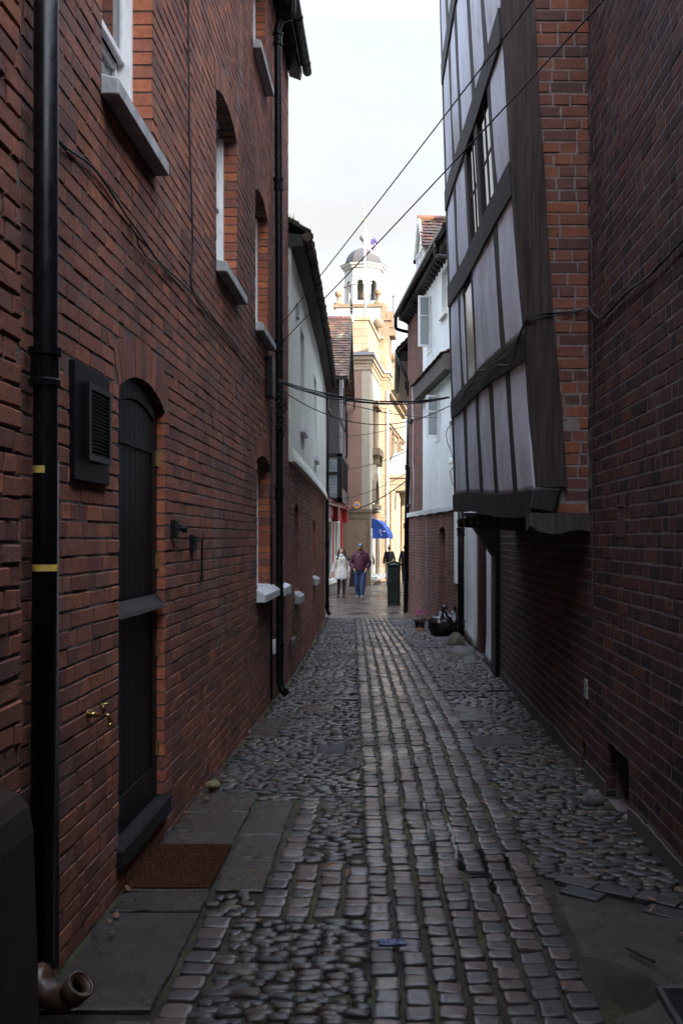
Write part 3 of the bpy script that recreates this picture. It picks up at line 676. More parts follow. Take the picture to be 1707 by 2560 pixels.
b = MB(); b.rings(-1.5,38.6,[(.05,10.32),(.03,10.4),(.075,10.45),(.03,10.52),(.06,10.58),(.02,10.64),(.055,10.72),(.0,10.98)],8); b.build('finial', BLACKM, Cs)
b = MB(); b.box((-3.2,35.3,7.3),(-1.6,35.42,7.42)); b.build('gutter', BLACKP, Cs)
downpipe(Cs, [(-1.84,41.1,7.3),(-1.8,41.05,6.8),(-1.78,41.0,5.1),(-1.88,40.95,4.8),(-1.9,40.9,4.6),(-1.9,40.9,3.0)], .05, [(-1.78,41,5.9)])
# red shopfront
def PS(Y, n, z): return (xs(Y)+n, Y, z)
def sbx(mb, a, b_, z0, z1, n0, n1): mb.hexa([PS(a,n0,z0),PS(b_,n0,z0),PS(b_,n1,z0),PS(a,n1,z0),PS(a,n0,z1),PS(b_,n0,z1),PS(b_,n1,z1),PS(a,n1,z1)])
f = MB(); sbx(f,33.2,41.0,2.42,2.9,.1,-.3); sbx(f,33.2,41.15,2.86,2.95,.28,-.3); sbx(f,33.2,41.15,2.95,3.04,.36,-.3); sbx(f,40.3,40.95,-.4,2.42,.12,-.3); sbx(f,38.0,38.5,.12,2.42,.02,-.3)
for k in range(2): sbx(f,[40.75,37.6][k],[41.05,37.9][k],2.3,2.95,.3,-.1)
sf = f.build('shopfront', REDP, Cs)
f = MB()
for y in (33.4,34.6,35.6,36.6,37.5,38.6,39.6,40.2): sbx(f,y,y+.12,.12,2.42,.06,-.05)
sbx(f,33.2,40.3,2.3,2.42,.055,-.05); sbx(f,33.2,40.3,.0,.14,.22,-.05); f.build('window_frame', CREAMP, sf)
f = MB(); sbx(f,33.2,38.0,.1,2.4,0,-.02); sbx(f,38.5,40.3,.1,2.4,0,-.02); f.build('glass', GLASS, sf)
f = MB(); sbx(f,33.2,40.3,-.5,.0,.12,-.3); f.build('stall_riser', DKGREY, sf)
f = MB(); sbx(f,36.0,39.6,2.5,2.8,.112,.1); f.build('fascia_panel', simple('faded_fascia', (.35,.16,.15), (.25,.08,.075), 9, .5, .1), sf)

# =================================================================== SANDSTONE HALL WITH CUPOLA
e1 = Vector((math.sin(R(5)), math.cos(R(5)), 0)); e2 = Vector((e1.y, -e1.x, 0)); K = Vector((-.86,42,0))
def T(a, b_, z): p = K + e1*a + e2*b_; return (p.x, p.y, z)
D = thing('stone_hall', 'sandstone hall with pink stucco end and a white octagonal domed cupola', 'town hall', T(6,-3,-.35))
def tb(mb, a0, a1, b0, b1, z0, z1, mat=0):
    mb.hexa([T(a0,b0,z0),T(a1,b0,z0),T(a1,b1,z0),T(a0,b1,z0),T(a0,b0,z1),T(a1,b0,z1),T(a1,b1,z1),T(a0,b1,z1)], mat)
b = MB(); tb(b,0,4.7,-6,0,2.9,8.8); b.build('wall', CREAM, D)
b = MB(); tb(b,-.008,.1,-5.9,-.34,2.9,8.78); tb(b,-.0085,.1,-.345,-.12,4.5,4.8) if 0 else None; b.build('stucco_panel', PINK, D)
b = MB(); tb(b,-.05,4.7,-6,-.1,-.5,2.75); b.build('lower_wall', TAN, D)
b = MB(); tb(b,-.1,.3,-6,.06,2.76,2.9); tb(b,-.07,.25,-1.6,.03,2.5,2.755); b.build('string_course', STONED, D)
b = MB(); tb(b,-.07,4.6,-.1,.02,-.5,2.5); tb(b,-.11,-.05,-.2,.04,-.5,.1); b.build('pilaster', STONED, D)
b = MB()
for (z0,z1,o) in ((8.79,9.06,.035),(9.06,9.2,.07),(9.2,9.38,.13)):
    tb(b,-o,5,-6,o,z0,z1)
for (z0,z1,o) in ((8.79,9.06,.035),(9.06,9.2,.07),(9.2,9.38,.13)): tb(b,4.7-o,5.7,-.2,.28+o,z0,z1-.004)
b.build('cornice', STONE, D)
b = MB(); tb(b,-.2,5,-6,.2,9.38,9.5); tb(b,4.5,6,-.2,.48,9.379,9.496); b.build('cornice_top', LEADG, D)
b = MB(); tb(b,.1,4.7,-3.4,-.08,9.5,10.9); tb(b,.04,4.7,-3.5,-.02,10.9,11.06); b.build('parapet', STONE, D)
b = MB(); tb(b,4.7,16,-6,.2,-.5,9.4); b.build('side_wall', STONE, D)
for (a0,z0,z1,w) in ((4.68,-.5,7.6,.29),):
    b = MB(); tb(b,a0,a0+1.0,-.2,w,z0,z1); tb(b,a0-.05,a0+1.05,-.2,w+.06,7.6,7.75); tb(b,a0-.1,a0+1.1,-.2,w+.12,7.75,8.05); tb(b,a0,a0+1,-.2,w,8.05,8.8); tb(b,a0-.03,a0+1.03,-.2,w+.03,2.5,2.75)
    b.build('pilaster', STONE, D)
b = MB(); tb(b,4.75,5.7,-.4,.27,9.5,11.0); tb(b,6,9,-.3,.2,9.5,10.6); tb(b,10,12.5,-.3,.2,9.5,10.6); b.build('attic', STONE, D)
b = MB()
for k,(z0,z1,o) in enumerate(((8.62,8.8,.2),(8.8,8.95,.42),(8.95,9.15,.5),(7.1,7.2,.1),(7.2,7.35,.18),(6.75,6.8,.06))): tb(b,5.75,16,.0,.2+o,z0,z1)
b.build('cornice', STONE, D)
for (a0,a1,z0,z1) in ((7.0,9.3,4.9,6.5),(11.5,13.5,4.9,6.5)):
    b = MB(); m=(a0+a1)/2; hw=(a1-a0)/2
    for r0,r1,nn in ((hw-.35,hw,.3),):
        pts_o = [(m-r1,z0)]+[(m-r1*math.cos(math.pi*k/12), z1+r1*math.sin(math.pi*k/12)*.75) for k in range(13)]+[(m+r1,z0)]
        pts_i = [(m-r0,z0)]+[(m-r0*math.cos(math.pi*k/12), z1+r0*math.sin(math.pi*k/12)*.75) for k in range(13)]+[(m+r0,z0)]
        for k in range(len(pts_o)-1):
            q=[pts_o[k],pts_o[k+1],pts_i[k+1],pts_i[k]]
            b.hexa([T(x,.1,z) for x,z in q]+[T(x,nn,z) for x,z in q])
    w_ = b.build('arched_window', STONED, D)
    b = MB(); tb(b,a0+.3,a1-.3,.2,.215,z0,z1+.6); b.build('glass', GLASS, w_)
# side face window, bracketed sill and low arch of the near block
b = MB(); tb(b,1.4,1.6,-.02,.1,5.6,7.4); tb(b,2.9,3.1,-.02,.1,5.6,7.4); tb(b,1.2,3.3,-.02,.22,7.4,7.6); tb(b,1.2,3.3,-.02,.3,5.3,5.6); tb(b,1.4,1.6,-.02,.25,4.9,5.3); tb(b,2.9,3.1,-.02,.25,4.9,5.3)
wn = b.build('window', STONED, D); b = MB(); tb(b,1.6,2.9,-.01,.02,5.6,7.4); b.build('glass', GLASS, wn)
b = MB(); m=2.0
for k in range(12):
    q=[(m-r*math.cos(math.pi*k2/12), 3.2+1.35*r*math.sin(math.pi*k2/12)) for r,k2 in ((1.0,k),(1.0,k+1),(.75,k+1),(.75,k))]
    b.hexa([T(x,-.02,z) for x,z in q]+[T(x,.12,z) for x,z in q])
tb(b,.95,3.1,-.02,.2,2.95,3.15)
wn = b.build('arched_window', STONED, D); b = MB(); tb(b,1.2,2.8,-.01,.02,3.1,4.2); b.build('glass', GLASS, wn)
b = MB(); tb(b,.3,.6,.0,.06,-.4,1.9); tb(b,3.6,3.9,.0,.06,-.4,1.9); tb(b,.3,3.9,0,.06,1.9,2.1); tb(b,.2,4,0,.3,-.1,.05); dr = b.build('shop_door', CREAMP, D)
b = MB(); tb(b,.6,3.6,.0,.03,-.35,1.9); b.build('glass', GLASS, dr)
b = MB(); prof = [(0,2.52),(.22,2.47),(.45,2.3),(.62,2.05),(.72,1.83),(.72,1.66)]      # awning
def awn(a, k): x, z = prof[k]; return T(a, x, z)
nA = 10
b.grid(lambda u,v: awn(.5+2.6*u, round(v*5)), nA, 5)
for a in (.5, 3.1): b.add([T(a,0,2.52)]+[awn(a,k) for k in range(1,6)]+[T(a,0,1.66)], [(0,1,2,3,4,5,6)])
aw = b.build('awning', BLUEC, D)
b = MB()
for (bb, z0, z1, w) in ((.36,1.92,2.06,.012),(.39,1.92,2.06,.012),(.42,1.92,2.06,.012),(.52,1.95,2.0,.1),(.38,1.87,1.885,.06),(.42,1.78,1.83,.04)):
    tb(b,.49,.499,bb,bb+w,z0,z1)
b.build('lettering', WHITE, aw)
# alarm box
c = T(0,-.55,3.07)
b = MB(); b.loft([[ (c[0]+.165*math.cos(math.pi*k/3), c[1]-y, c[2]+.165*math.sin(math.pi*k/3)) for k in range(6)] for y in (0,.09)])
al = b.build('alarm_box', simple('orange_plastic', (.75,.36,.08), (.68,.3,.06), 3, .4, 0), D, bevel=.012)
b = MB(); b.box((c[0]-.085,c[1]-.096,c[2]-.05),(c[0]+.085,c[1]-.09,c[2]+.06)); b.box((c[0]-.08,c[1]-.08,c[2]-.19),(c[0]+.08,c[1]-.03,c[2]-.144)); b.build('badge', simple('badge_blue', (.03,.12,.42), (.03,.1,.38), 3, .4, 0), al)
cu = bpy.data.curves.new('alarm_text','FONT'); cu.body='ADT'; cu.size=.085; cu.align_x='CENTER'; cu.align_y='CENTER'; cu.extrude=.002
to = bpy.data.objects.new('lettering', cu); COL.objects.link(to)
dg = bpy.context.evaluated_depsgraph_get(); me = bpy.data.meshes.new_from_object(to.evaluated_get(dg)); bpy.data.objects.remove(to)
to = bpy.data.objects.new('lettering', me); COL.objects.link(to); me.materials.append(WHITE); to.parent = al
to.matrix_local = Matrix.Translation((c[0],c[1]-.099,c[2]+.005)) @ Matrix.Rotation(R(90),4,'X')
# portico
b = MB(); tb(b,6.3,9.2,.0,2.8,3.99,4.3); tb(b,6.25,9.25,.0,2.85,4.3,4.36); tb(b,6.3,9.2,.0,2.8,4.36,4.6); tb(b,6.15,9.3,-.03,2.95,4.6,4.76); pt_ = b.build('portico', STONE, D)
b = MB(); b.hexa([T(6.15,.0,4.762),T(9.3,.0,4.762),T(9.3,2.95,4.762),T(6.15,2.95,4.762),T(7.2,.45,5.9),T(8.3,.45,5.9),T(8.3,2.5,5.9),T(7.2,2.5,5.9)]); b.build('roof', LEADG, pt_)
for a, bb in ((6.45,.38),(8.9,.72),(6.45,2.6),(8.9,2.6)):
    p = T(a,bb,0); b = MB(); b.rings(p[0],p[1],[(.17,-.4),(.17,.0),(.13,.05),(.125,2.0),(.11,3.7),(.14,3.75),(.14,3.82),(.18,3.86),(.18,3.99)],16); b.build('column', STONE, pt_, smooth=False)
b = MB(); tb(b,4.9,6.2,.28,.75,-.4,.45); tb(b,4.9,6.2,.28,.95,-.4,.1); tb(b,6,10,.3,3,-.45,-.18); b.build('steps', STONED, D)
b = MB(); b.tube([T(4.66,.33,-.2),T(4.66,.33,8.6)], .06, 8); b.build('downpipe', CREAMP, D)
# clock stage and cupola
b = MB(); tb(b,7.6,10.2,-2.55,-.27,9.4,13.2); b.build('tower_base', WSTONE, D)
b = MB(); tb(b,7.5,10.3,-2.65,-.17,13.2,13.36); tb(b,7.55,9,-.3,.14,9.4,12.5); tb(b,7.58,8.6,-.27,-.02,12.5,13.2); tb(b,7.45,9.1,-.3,.26,12.5,12.62); tb(b,7.7,9,.0,.34,12.2,13.0); tb(b,7.75,8.9,.05,.4,11.8,12.2); b.build('tower_coping', STONED, D)
Cc = Vector(T(9.0,-1.28,0)); cx, cy = Cc.x, Cc.y
def octring(r, z, off=12, n=8): return [(cx+r*math.sin(R(off+45*k)), cy-r*math.cos(R(off+45*k)), z) for k in range(n)]
b = MB()
zA, zB, zS = 13.36, 15.3, 14.55
for k in range(8):      # each face: two piers and an arched head
    p0 = Vector(octring(1.0,0)[k]); p1 = Vector(octring(1.0,0)[(k+1)%8]); t = (p1-p0); Lf = t.length; t.normalize(); nI = (Vector((cx,cy,0))-(p0+p1)/2).normalized()
    def Q(s, dpt, z): q = p0+t*s+nI*dpt; return (q.x,q.y,z)
    w = .2
    for s0,s1 in ((0,w),(Lf-w,Lf)): b.hexa([Q(s0,0,zA),Q(s1,0,zA),Q(s1,.16,zA),Q(s0,.16,zA),Q(s0,0,zB),Q(s1,0,zB),Q(s1,.16,zB),Q(s0,.16,zB)])
    hw = (Lf-2*w)/2; mS = Lf/2
    for j in range(8):
        a0=math.pi*j/8; a1=math.pi*(j+1)/8; s0=mS-hw*math.cos(a0); s1=mS-hw*math.cos(a1); h0=zS+hw*math.sin(a0); h1=zS+hw*math.sin(a1)
        b.hexa([Q(s0,0.001,h0),Q(s1,0.001,h1),Q(s1,.15,h1),Q(s0,.15,h0),Q(s0,0.001,zB),Q(s1,0.001,zB),Q(s1,.15,zB),Q(s0,.15,zB)])
    b.hexa([Q(w,0.002,zA),Q(Lf-w,0.002,zA),Q(Lf-w,.15,zA),Q(w,.15,zA),Q(w,0.002,zA+.32),Q(Lf-w,0.002,zA+.32),Q(Lf-w,.15,zA+.32),Q(w,.15,zA+.32)])
    for s0,s1 in ((-.03,w+.03),(Lf-w-.03,Lf+.03)): b.hexa([Q(s0,-.05,zS-.06),Q(s1,-.05,zS-.06),Q(s1,.17,zS-.06),Q(s0,.17,zS-.06),Q(s0,-.05,zS+.03),Q(s1,-.05,zS+.03),Q(s1,.17,zS+.03),Q(s0,.17,zS+.03)])
cup = b.build('cupola', WSTONE, D)
b = MB(); b.loft([octring(.95,15.3),octring(1.08,15.34),octring(1.1,15.42),octring(1.2,15.48),octring(1.22,15.56),octring(1.0,15.62)]); b.build('cornice', WSTONE, cup)
b = MB(); b.loft([octring(1.235,15.565),octring(1.24,15.585),octring(1.0,15.64)]); 
b.loft([octring(r,z) for r,z in ((.98,15.62),(.96,15.75),(.9,15.95),(.8,16.14),(.66,16.3),(.48,16.42),(.28,16.5),(.2,16.52))]); b.build('dome', LEAD, cup)
b = MB(); b.rings(cx,cy,[(.26,16.5),(.2,16.56),(.1,16.7),(.05,16.8),(.08,16.88),(.05,16.92)],10); b.sphere((cx,cy,17.12),.225,16,10); b.rings(cx,cy,[(.07,17.3),(.05,17.42),(.03,17.5),(.022,18.3),(.018,18.6)],8); b.build('ball_spire', LEADG, cup)
b = MB(); b.sphere((cx,cy,18.65),.06,10,8); b.build('gilt_ball', GOLD, cup)
b = MB(); b.rings(cx,cy,[(.0,13.9),(.32,13.95),(.28,14.2),(.12,14.4),(0.,14.42)],14); b.build('bell', simple('bell_bronze', (.12,.08,.05), (.08,.05,.03), 4, .4, 0), cup)
def ballf(a, bb, z0, r, zc):
    p = T(a,bb,0); b = MB(); b.rings(p[0],p[1],[(r*1.3,z0),(r*1.3,z0+.1),(r*.9,z0+.14),(r*.4,z0+.2),(r*.4,zc-r*1.05),(r*.6,zc-r*.9)],12); b.sphere((p[0],p[1],zc),r,16,10); b.build('ball_finial', STONED, D, smooth=True)
ballf(7.8,-2.42,13.36,.185,13.95); ballf(7.8,-.42,13.36,.185,13.98); ballf(9.9,-.3,13.36,.2,13.75); ballf(4.9,-.12,11.0,.265,11.78)
ballf(10.5,.1,10.6,.25,11.2)
p = T(10,.15,0); b = MB(); b.tube([(p[0],p[1],12.6),(p[0],p[1],14.35)], .012, 6); b.sphere((p[0],p[1],14.3),.045,8,6); b.build('lightning_rod', BLACKM, D)
# flagpole + flag
fp = Vector((-1.11,44.0,0))
b = MB(); b.tube([(fp.x,fp.y,10.9),(fp.x,fp.y,15.62)], [.062,.045], 10); b.rings(fp.x,fp.y,[(.12,10.9),(.12,11.1),(.06,11.15)],8); pole = b.build('flagpole', WSTONE, None, smooth=True)
tag(pole, 'white flagpole rising in front of the cupola', 'flagpole')
b = MB(); b.sphere((fp.x,fp.y,15.68),.06,10,8); b.build('gilt_ball', GOLD, pole).location = -pole.location
m, t, bs_ = nt('flag_cloth'); uvn = N(t,'ShaderNodeAttribute'); uvn.attribute_name='cloth'
sp = N(t,'ShaderNodeSeparateXYZ'); L(t, uvn.outputs['Vector'], sp.inputs[0])
def rngm(sock, a, b2):
    q = N(t,'ShaderNodeMath'); q.operation='GREATER_THAN'; L(t, sock, q.inputs[0]); q.inputs[1].default_value=a
    q2 = N(t,'ShaderNodeMath'); q2.operation='LESS_THAN'; L(t, sock, q2.inputs[0]); q2.inputs[1].default_value=b2
    q3 = N(t,'ShaderNodeMath'); q3.operation='MULTIPLY'; L(t, q.outputs[0], q3.inputs[0]); L(t, q2.outputs[0], q3.inputs[1]); return q3.outputs[0]
mu = N(t,'ShaderNodeMath'); mu.operation='MULTIPLY'; L(t, rngm(sp.outputs[0], .3, .72), mu.inputs[0]); L(t, rngm(sp.outputs[1], .22, 1.1), mu.inputs[1])
vo = N(t,'ShaderNodeTexVoronoi'); vo.inputs['Scale'].default_value=7; L(t, uvn.outputs['Vector'], vo.inputs['Vector'])
colf = mix(t, mu.outputs[0], (.6,.6,.62), mix(t, ramp(t, vo.outputs['Distance'], [(.3,1),(.42,0)]), (.07,.05,.17), (.6,.59,.63)))
L(t, colf, bs_.inputs['Base Color']); bs_.inputs['Roughness'].default_value=.9
b = MB(); crd = []
def flg(u, v):           # limp flag: hoist along the pole, fly sagging down to the right
    tl, bl_, tr_, br_ = Vector((-1.03,0,15.3)), Vector((-1.03,0,14.52)), Vector((-.36,0,14.42)), Vector((-.56,0,14.12))
    q = (tl*(1-u)+tr_*u)*(1-v) + (bl_*(1-u)+br_*u)*v
    q.y = fp.y + .09*math.sin(u*9+v*4)*min(1,u*3); q.x += .03*math.sin(v*7+u*4)*u; q.z += .05*math.sin(u*3.1)*(1-v) - .1*math.sin(u*3.14)*v*(1-u)
    return q
b.grid(flg, 22, 14); fl = b.build('flag', m, None, smooth=True, recalc=False)
at = fl.data.attributes.new('cloth','FLOAT_VECTOR','POINT')
for j in range(15):
    for i in range(23): at.data[j*23+i].vector = (i/22, 1-j/14, 0)
so = fl.modifiers.new('thick','SOLIDIFY'); so.thickness=.004
tag(fl, 'white and purple flag hanging limp from the white flagpole', 'flag')
# =================================================================== RIGHT BRICK HOUSE (near)
XR = 1.46
PR = lambda u, n, z: (XR-n, u, z)
def uvR(u, v, n=0): a, b_ = ray(u, v); Y = (XR-n)/a; return (XR-n, Y, H+b_*Y)
RB = thing('brick_house', 'dark purple brick house along the right side with a hole at its foot', 'house', (3.5, 4, 0))
hole = (6.1,6.72,-.1,.29,0,.06)
hole2 = (7.45,7.62,-.1,.12,0,.1)
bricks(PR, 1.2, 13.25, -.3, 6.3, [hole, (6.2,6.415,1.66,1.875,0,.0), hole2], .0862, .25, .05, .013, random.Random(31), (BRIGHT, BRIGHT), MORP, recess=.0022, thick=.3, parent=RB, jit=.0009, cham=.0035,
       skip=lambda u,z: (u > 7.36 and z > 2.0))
b = MB(); b.box((1.74,-13,-.3),(6,7.3,6.3)); b.box((1.46,-13,-.3),(1.75,1.2,6.3)); b.build('inner_wall', MOR, RB)
b = MB(); b.box((-1.23,-13,2.75),(1.455,-.9,6.2)); b.build('added_shade_slab', MOR, RB)  # unseen slab behind the camera, added to shade the near ground
b = MB(); b.hexa([(1.3,-13,6.3),(1.3,7.3,6.3),(4.5,7.3,6.3),(4.5,-13,6.3),(1.3,-13,6.38),(1.3,7.3,6.38),(4.5,7.3,9.2),(4.5,-13,9.2)]); b.hexa([(4.5,-13,6.3),(4.5,7.3,6.3),(7.7,7.3,6.3),(7.7,-13,6.3),(4.5,-13,9.2),(4.5,7.3,9.2),(7.7,7.3,6.38),(7.7,-13,6.38)]); b.build('roof', TILED, RB)
for (ya,yb_) in ((2.0,6.08),(6.74,7.44),(7.63,13.2)):
    b = MB(); n_ = max(2,int((yb_-ya)/.12)); rings = []
    for k in range(n_+1):
        y = ya+(yb_-ya)*k/n_; h = .10+.035*noise.noise(Vector((y*1.3,0,0)))+.015*noise.noise(Vector((y*9,0,0)))+zg(y); x = XR-.012-.006*noise.noise(Vector((y*4,3,0)))
        rings.append([(x-.01,y,-.3),(XR+.03,y,-.3),(XR+.03,y,h+.012),(x,y,h)])
    b.loft(rings); b.build('plinth', PLINTHR, RB)
b = MB(); y0,y1,z0,z1 = 6.2,6.415,1.66,1.875; x=XR
for a0,a1,c0,c1 in ((y0,y1,z0,z0+.02),(y0,y1,z1-.02,z1),(y0,y0+.02,z0+.02,z1-.02),(y1-.02,y1,z0+.02,z1-.02)): b.box((x-.002,a0,c0),(x+.05,a1,c1))
for k in range(5): b.box((x+.001,y0+.02+.036*k+.01,z0+.02),(x+.05,y0+.02+.036*k+.024,z1-.02))
for k in range(6): b.box((x+.003,y0+.02,z0+.03+.028*k),(x+.05,y1-.02,z0+.04+.028*k))
b.build('air_brick', simple('clay_air_brick', (.13,.055,.05), (.08,.04,.036), 12, .85, .5), RB)
p = uvR(1466,1724); b = MB(); b.box((XR-.012,p[1]-.055,p[2]-.065),(XR,p[1]+.055,p[2]+.075)); b.build('plaque', GREYSILL, RB, bevel=.004)
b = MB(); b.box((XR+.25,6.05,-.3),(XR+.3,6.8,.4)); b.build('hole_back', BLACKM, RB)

# =================================================================== TIMBER FRAMED JETTIED HOUSE
J = thing('timber_framed_house', 'black and white timber framed house with a leaning jettied upper floor on the right', 'house', (3, 12, -.1))
def Xb(Y): return 1.1-.07*(Y-7.34)
def lean(Y): return .0714-(Y-7.34)/4.46*.0414
def JX(Y, Z): return Xb(Y)-lean(Y)*(Z-2.0)
def JP(Y, Z, n=0): return (JX(Y,Z)-n, Y, Z)
def uvJ(u, v, n=0):
    a, b_ = ray(u, v); lo, hi = 5., 16.
    for _ in range(50):
        m_ = (lo+hi)/2
        if JX(m_, H+b_*m_)-n - a*m_ > 0: lo = m_
        else: hi = m_
    return (a*lo, lo, H+b_*lo)
def Jy(u, v): return uvJ(u, v)[1]
rails = [(1.92,2.06,.2),(3.1,3.2,.21),(4.32,4.5,.24),(5.5,5.63,.23),(7.02,7.17,.22),(8.6,8.7,.25)]
def rz(k, Y): return rails[k][0]+(rails[k][1]-rails[k][0])*(Y-7.34)/4.46 + .025*math.sin(Y*1.3+k*2)
def jhexa(mb, ya0, ya1, yb0, yb1, z0, z1, n0, n1, seg=5):
    """upright between heights z0 and z1 (functions of Y), Y-extent ya at the foot and yb at the head"""
    rings = []
    for k in range(seg+1):
        t = k/seg; a = ya0+(yb0-ya0)*t; b_ = ya1+(yb1-ya1)*t; w = .012*noise.noise(Vector((a*3,t*2.3,1))); 
        z = z0+(z1-z0)*t
        rings.append([JP(a+w,z,n0), JP(b_+w,z,n0), JP(b_+w,z,n1), JP(a+w,z,n1)])
    mb.loft(rings)
Y0J, Y1J = 7.34, 11.8
for k, (zn, zf, th) in enumerate(rails):
    mb = MB(); rings = []
    for q in range(17):
        Y = Y0J+.1+(Y1J-Y0J-.1)*q/16; z = rz(k,Y); w = .008*noise.noise(Vector((Y*2,k,0))); t2 = th/2*(1+.1*noise.noise(Vector((Y*1.5,k,5))))
        pr = .035+w if k else .05+w
        rings.append([JP(Y,z-t2,pr), JP(Y,z-t2,-.12), JP(Y,z+t2,-.12), JP(Y,z+t2,pr)])
    mb.loft(rings); mb.build('beam', OAKB, J)
studs = {0: [(10.74,.2),(9.84,.19),(9.01,.17),(8.16,.16)],
         1: [(Jy(1155,838),.17),(Jy(1257,798),.19)],
         2: [(Jy(1141,512),.17),(Jy(1171,472),.17),(Jy(1197,394),.2),(Jy(1238,394),.15)],
         3: [(Jy(1129,189),.2),(Jy(1150,210),.19),(Jy(1183,147),.19),(Jy(1219,126),.19)],
         4: [(Jy(1121,42),.2),(Jy(1146,10),.19),(Jy(1178,21),.19),(Jy(1216,31),.19)]}
wins = []
for tier, lst in studs.items():
    lst = sorted(lst); zlo = lambda Y: rz(tier,Y)+rails[tier][2]/2-.02; zhi = lambda Y: rz(tier+1,Y)-rails[tier+1][2]/2+.02
    for (y, w) in lst:
        mb = MB(); jhexa(mb, y-w/2-.01, y+w/2-.01, y-w/2+.01, y+w/2+.01, zlo(y), zhi(y), .022, -.12); mb.build('stud', OAKB, J)
    edges = [Y0J+.09]+[y for y,_ in lst]+[Y1J-.06]
    for q, (ya, yb_) in enumerate(zip(edges[:-1], edges[1:])):
        kind = 'panel'
        if tier == 2 and q in (1, 2): kind = 'window'         # two lit casements either side of the wide post
        if tier == 2 and q == 1: kind = 'window'
        if tier == 1 and q == 1: kind = 'mixed'
        if tier == 3 and q == 2: kind = 'panel'
        wins.append((tier, q, ya, yb_))
        def cell(ya_, yc_, nm='infill_panel'):
            mb = MB(); sd = tier*10+q
            def fn(u, v):
                Y = ya_+(yc_-ya_)*u; z = zlo(Y)-.01+(zhi(Y)-zlo(Y)+.02)*v
                bulge = (.016 if not (tier==1 and q==2) else .03)*math.sin(math.pi*u)*math.sin(math.pi*v)+.006*noise.noise(Vector((Y*3,z*2,sd)))
                return JP(Y, z, -.012+bulge)
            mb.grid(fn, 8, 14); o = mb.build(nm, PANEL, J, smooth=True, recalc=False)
            s_ = o.modifiers.new('thickness','SOLIDIFY'); s_.thickness = .05; s_.offset = 0
        def casement(ya_, yc_, zl, zh, nv=1, nh=1, gl=None):
            mb = MB(); fw = .03
            def cb_(a, b2, z0_, z1_, f): mb.hexa([JP(a,z0_,f),JP(b2,z0_,f),JP(b2,z0_,-.06),JP(a,z0_,-.06),JP(a,z1_,f),JP(b2,z1_,f),JP(b2,z1_,-.06),JP(a,z1_,-.06)])
            cb_(ya_, ya_+fw, zl, zh, .004); cb_(yc_-fw, yc_, zl, zh, .004); cb_(ya_+fw, yc_-fw, zl, zl+fw, .002); cb_(ya_+fw, yc_-fw, zh-fw, zh, .002)
            for j in range(1,nv+1): cc_ = ya_+(yc_-ya_)*j/(nv+1); cb_(cc_-.018, cc_+.018, zl+fw, zh-fw, .002)
            for j in range(1,nh+1): cc_ = zl+(zh-zl)*j/(nh+1); cb_(ya_+fw, yc_-fw, cc_-.01, cc_+.01, .0)
            wi = mb.build('window', OAKB, J)
            g = MB(); g.hexa([JP(ya_,zl,-.004),JP(yc_,zl,-.004),JP(yc_,zl,-.01),JP(ya_,zl,-.01),JP(ya_,zh,-.004),JP(yc_,zh,-.004),JP(yc_,zh,-.01),JP(ya_,zh,-.01)]); g.build('glass', gl or GLASS, wi)
        ym = (ya+yb_)/2
        if kind == 'window': casement(ya+.03, yb_-.03, zlo(ym)-.01, zhi(ym)+.01, 1, 1)
        elif kind == 'mixed':
            yw = Jy(1160, 780); yx = Jy(1184, 760)
            lo_, hi_ = min(yw,yx), max(yw,yx)
            cell(ya, lo_); cell(hi_, yb_) if yb_-hi_ > .06 else None
            casement(lo_, hi_, zlo(ym)+.02, zhi(ym)-.02, 0, 0, simple('leaded_cream_pane', (.42,.4,.3), (.3,.28,.2), 30, .15, 0, spec=.7))
            mb = MB(); jhexa(mb, lo_-.08, lo_, lo_-.08, lo_, zlo(lo_), zhi(lo_), .02, -.1); mb.build('stud', OAKB, J)
        else: cell(ya, yb_)
# small dark window high up, a black board stands in for it
yA, yB = Jy(1139,250), Jy(1150,240)
mb = MB(); lo_, hi_ = min(yA,yB), max(yA,yB); mb.hexa([JP(lo_,5.75,.012),JP(hi_,5.75,.012),JP(hi_,5.75,-.02),JP(lo_,5.75,-.02),JP(lo_,6.75,.012),JP(hi_,6.75,.012),JP(hi_,6.75,-.02),JP(lo_,6.75,-.02)]); mb.build('dark_window', BLACKW, J)
# corner post with curved grain
mb = MB(); rings = []
lf = [(2.0,1.106),(3.05,1.026),(4.02,.945),(5.62,.849),(8.7,.63)]; rt = [(2.05,1.30),(3.1,1.215),(4.02,1.145),(5.62,1.058),(8.7,.85)]
for q in range(45):
    z = 2.03+(8.7-2.03)*q/44; w = .012*noise.noise(Vector((z*1.7,0,3))); w2 = .012*noise.noise(Vector((z*1.3,4,3)))
    f_ = 7.295+.008*noise.noise(Vector((z*3,9,1)))
    xl, xr_ = interp(lf, z)+w*.6, interp(rt, z)+w2
    rings.append([(xl-.025,f_+.012,z),(xl-.004,f_,z),((xl+xr_)/2,f_-.012+.004*noise.noise(Vector((z*8,1,1))),z),(xr_-.006,f_,z),(xr_,f_+.02,z),(xr_,7.46,z),(xl-.025,7.46,z)])
mb.loft(rings); mb.build('corner_post', OAKP, J)
rt_edge = lambda z: interp(rt, z)
bricks(lambda u,n,z: (u, 7.34-n, z), .8, 1.459, 1.835, 8.8, [], .0885, .255, .05, .013, random.Random(44), (BINF, BINF), MORI, recess=.005, thick=.2, parent=J, jit=.003, name='brick_infill', skip=lambda u,z: u < rt_edge(z)-.1 or z > 6.4, body=False)
mb = MB()
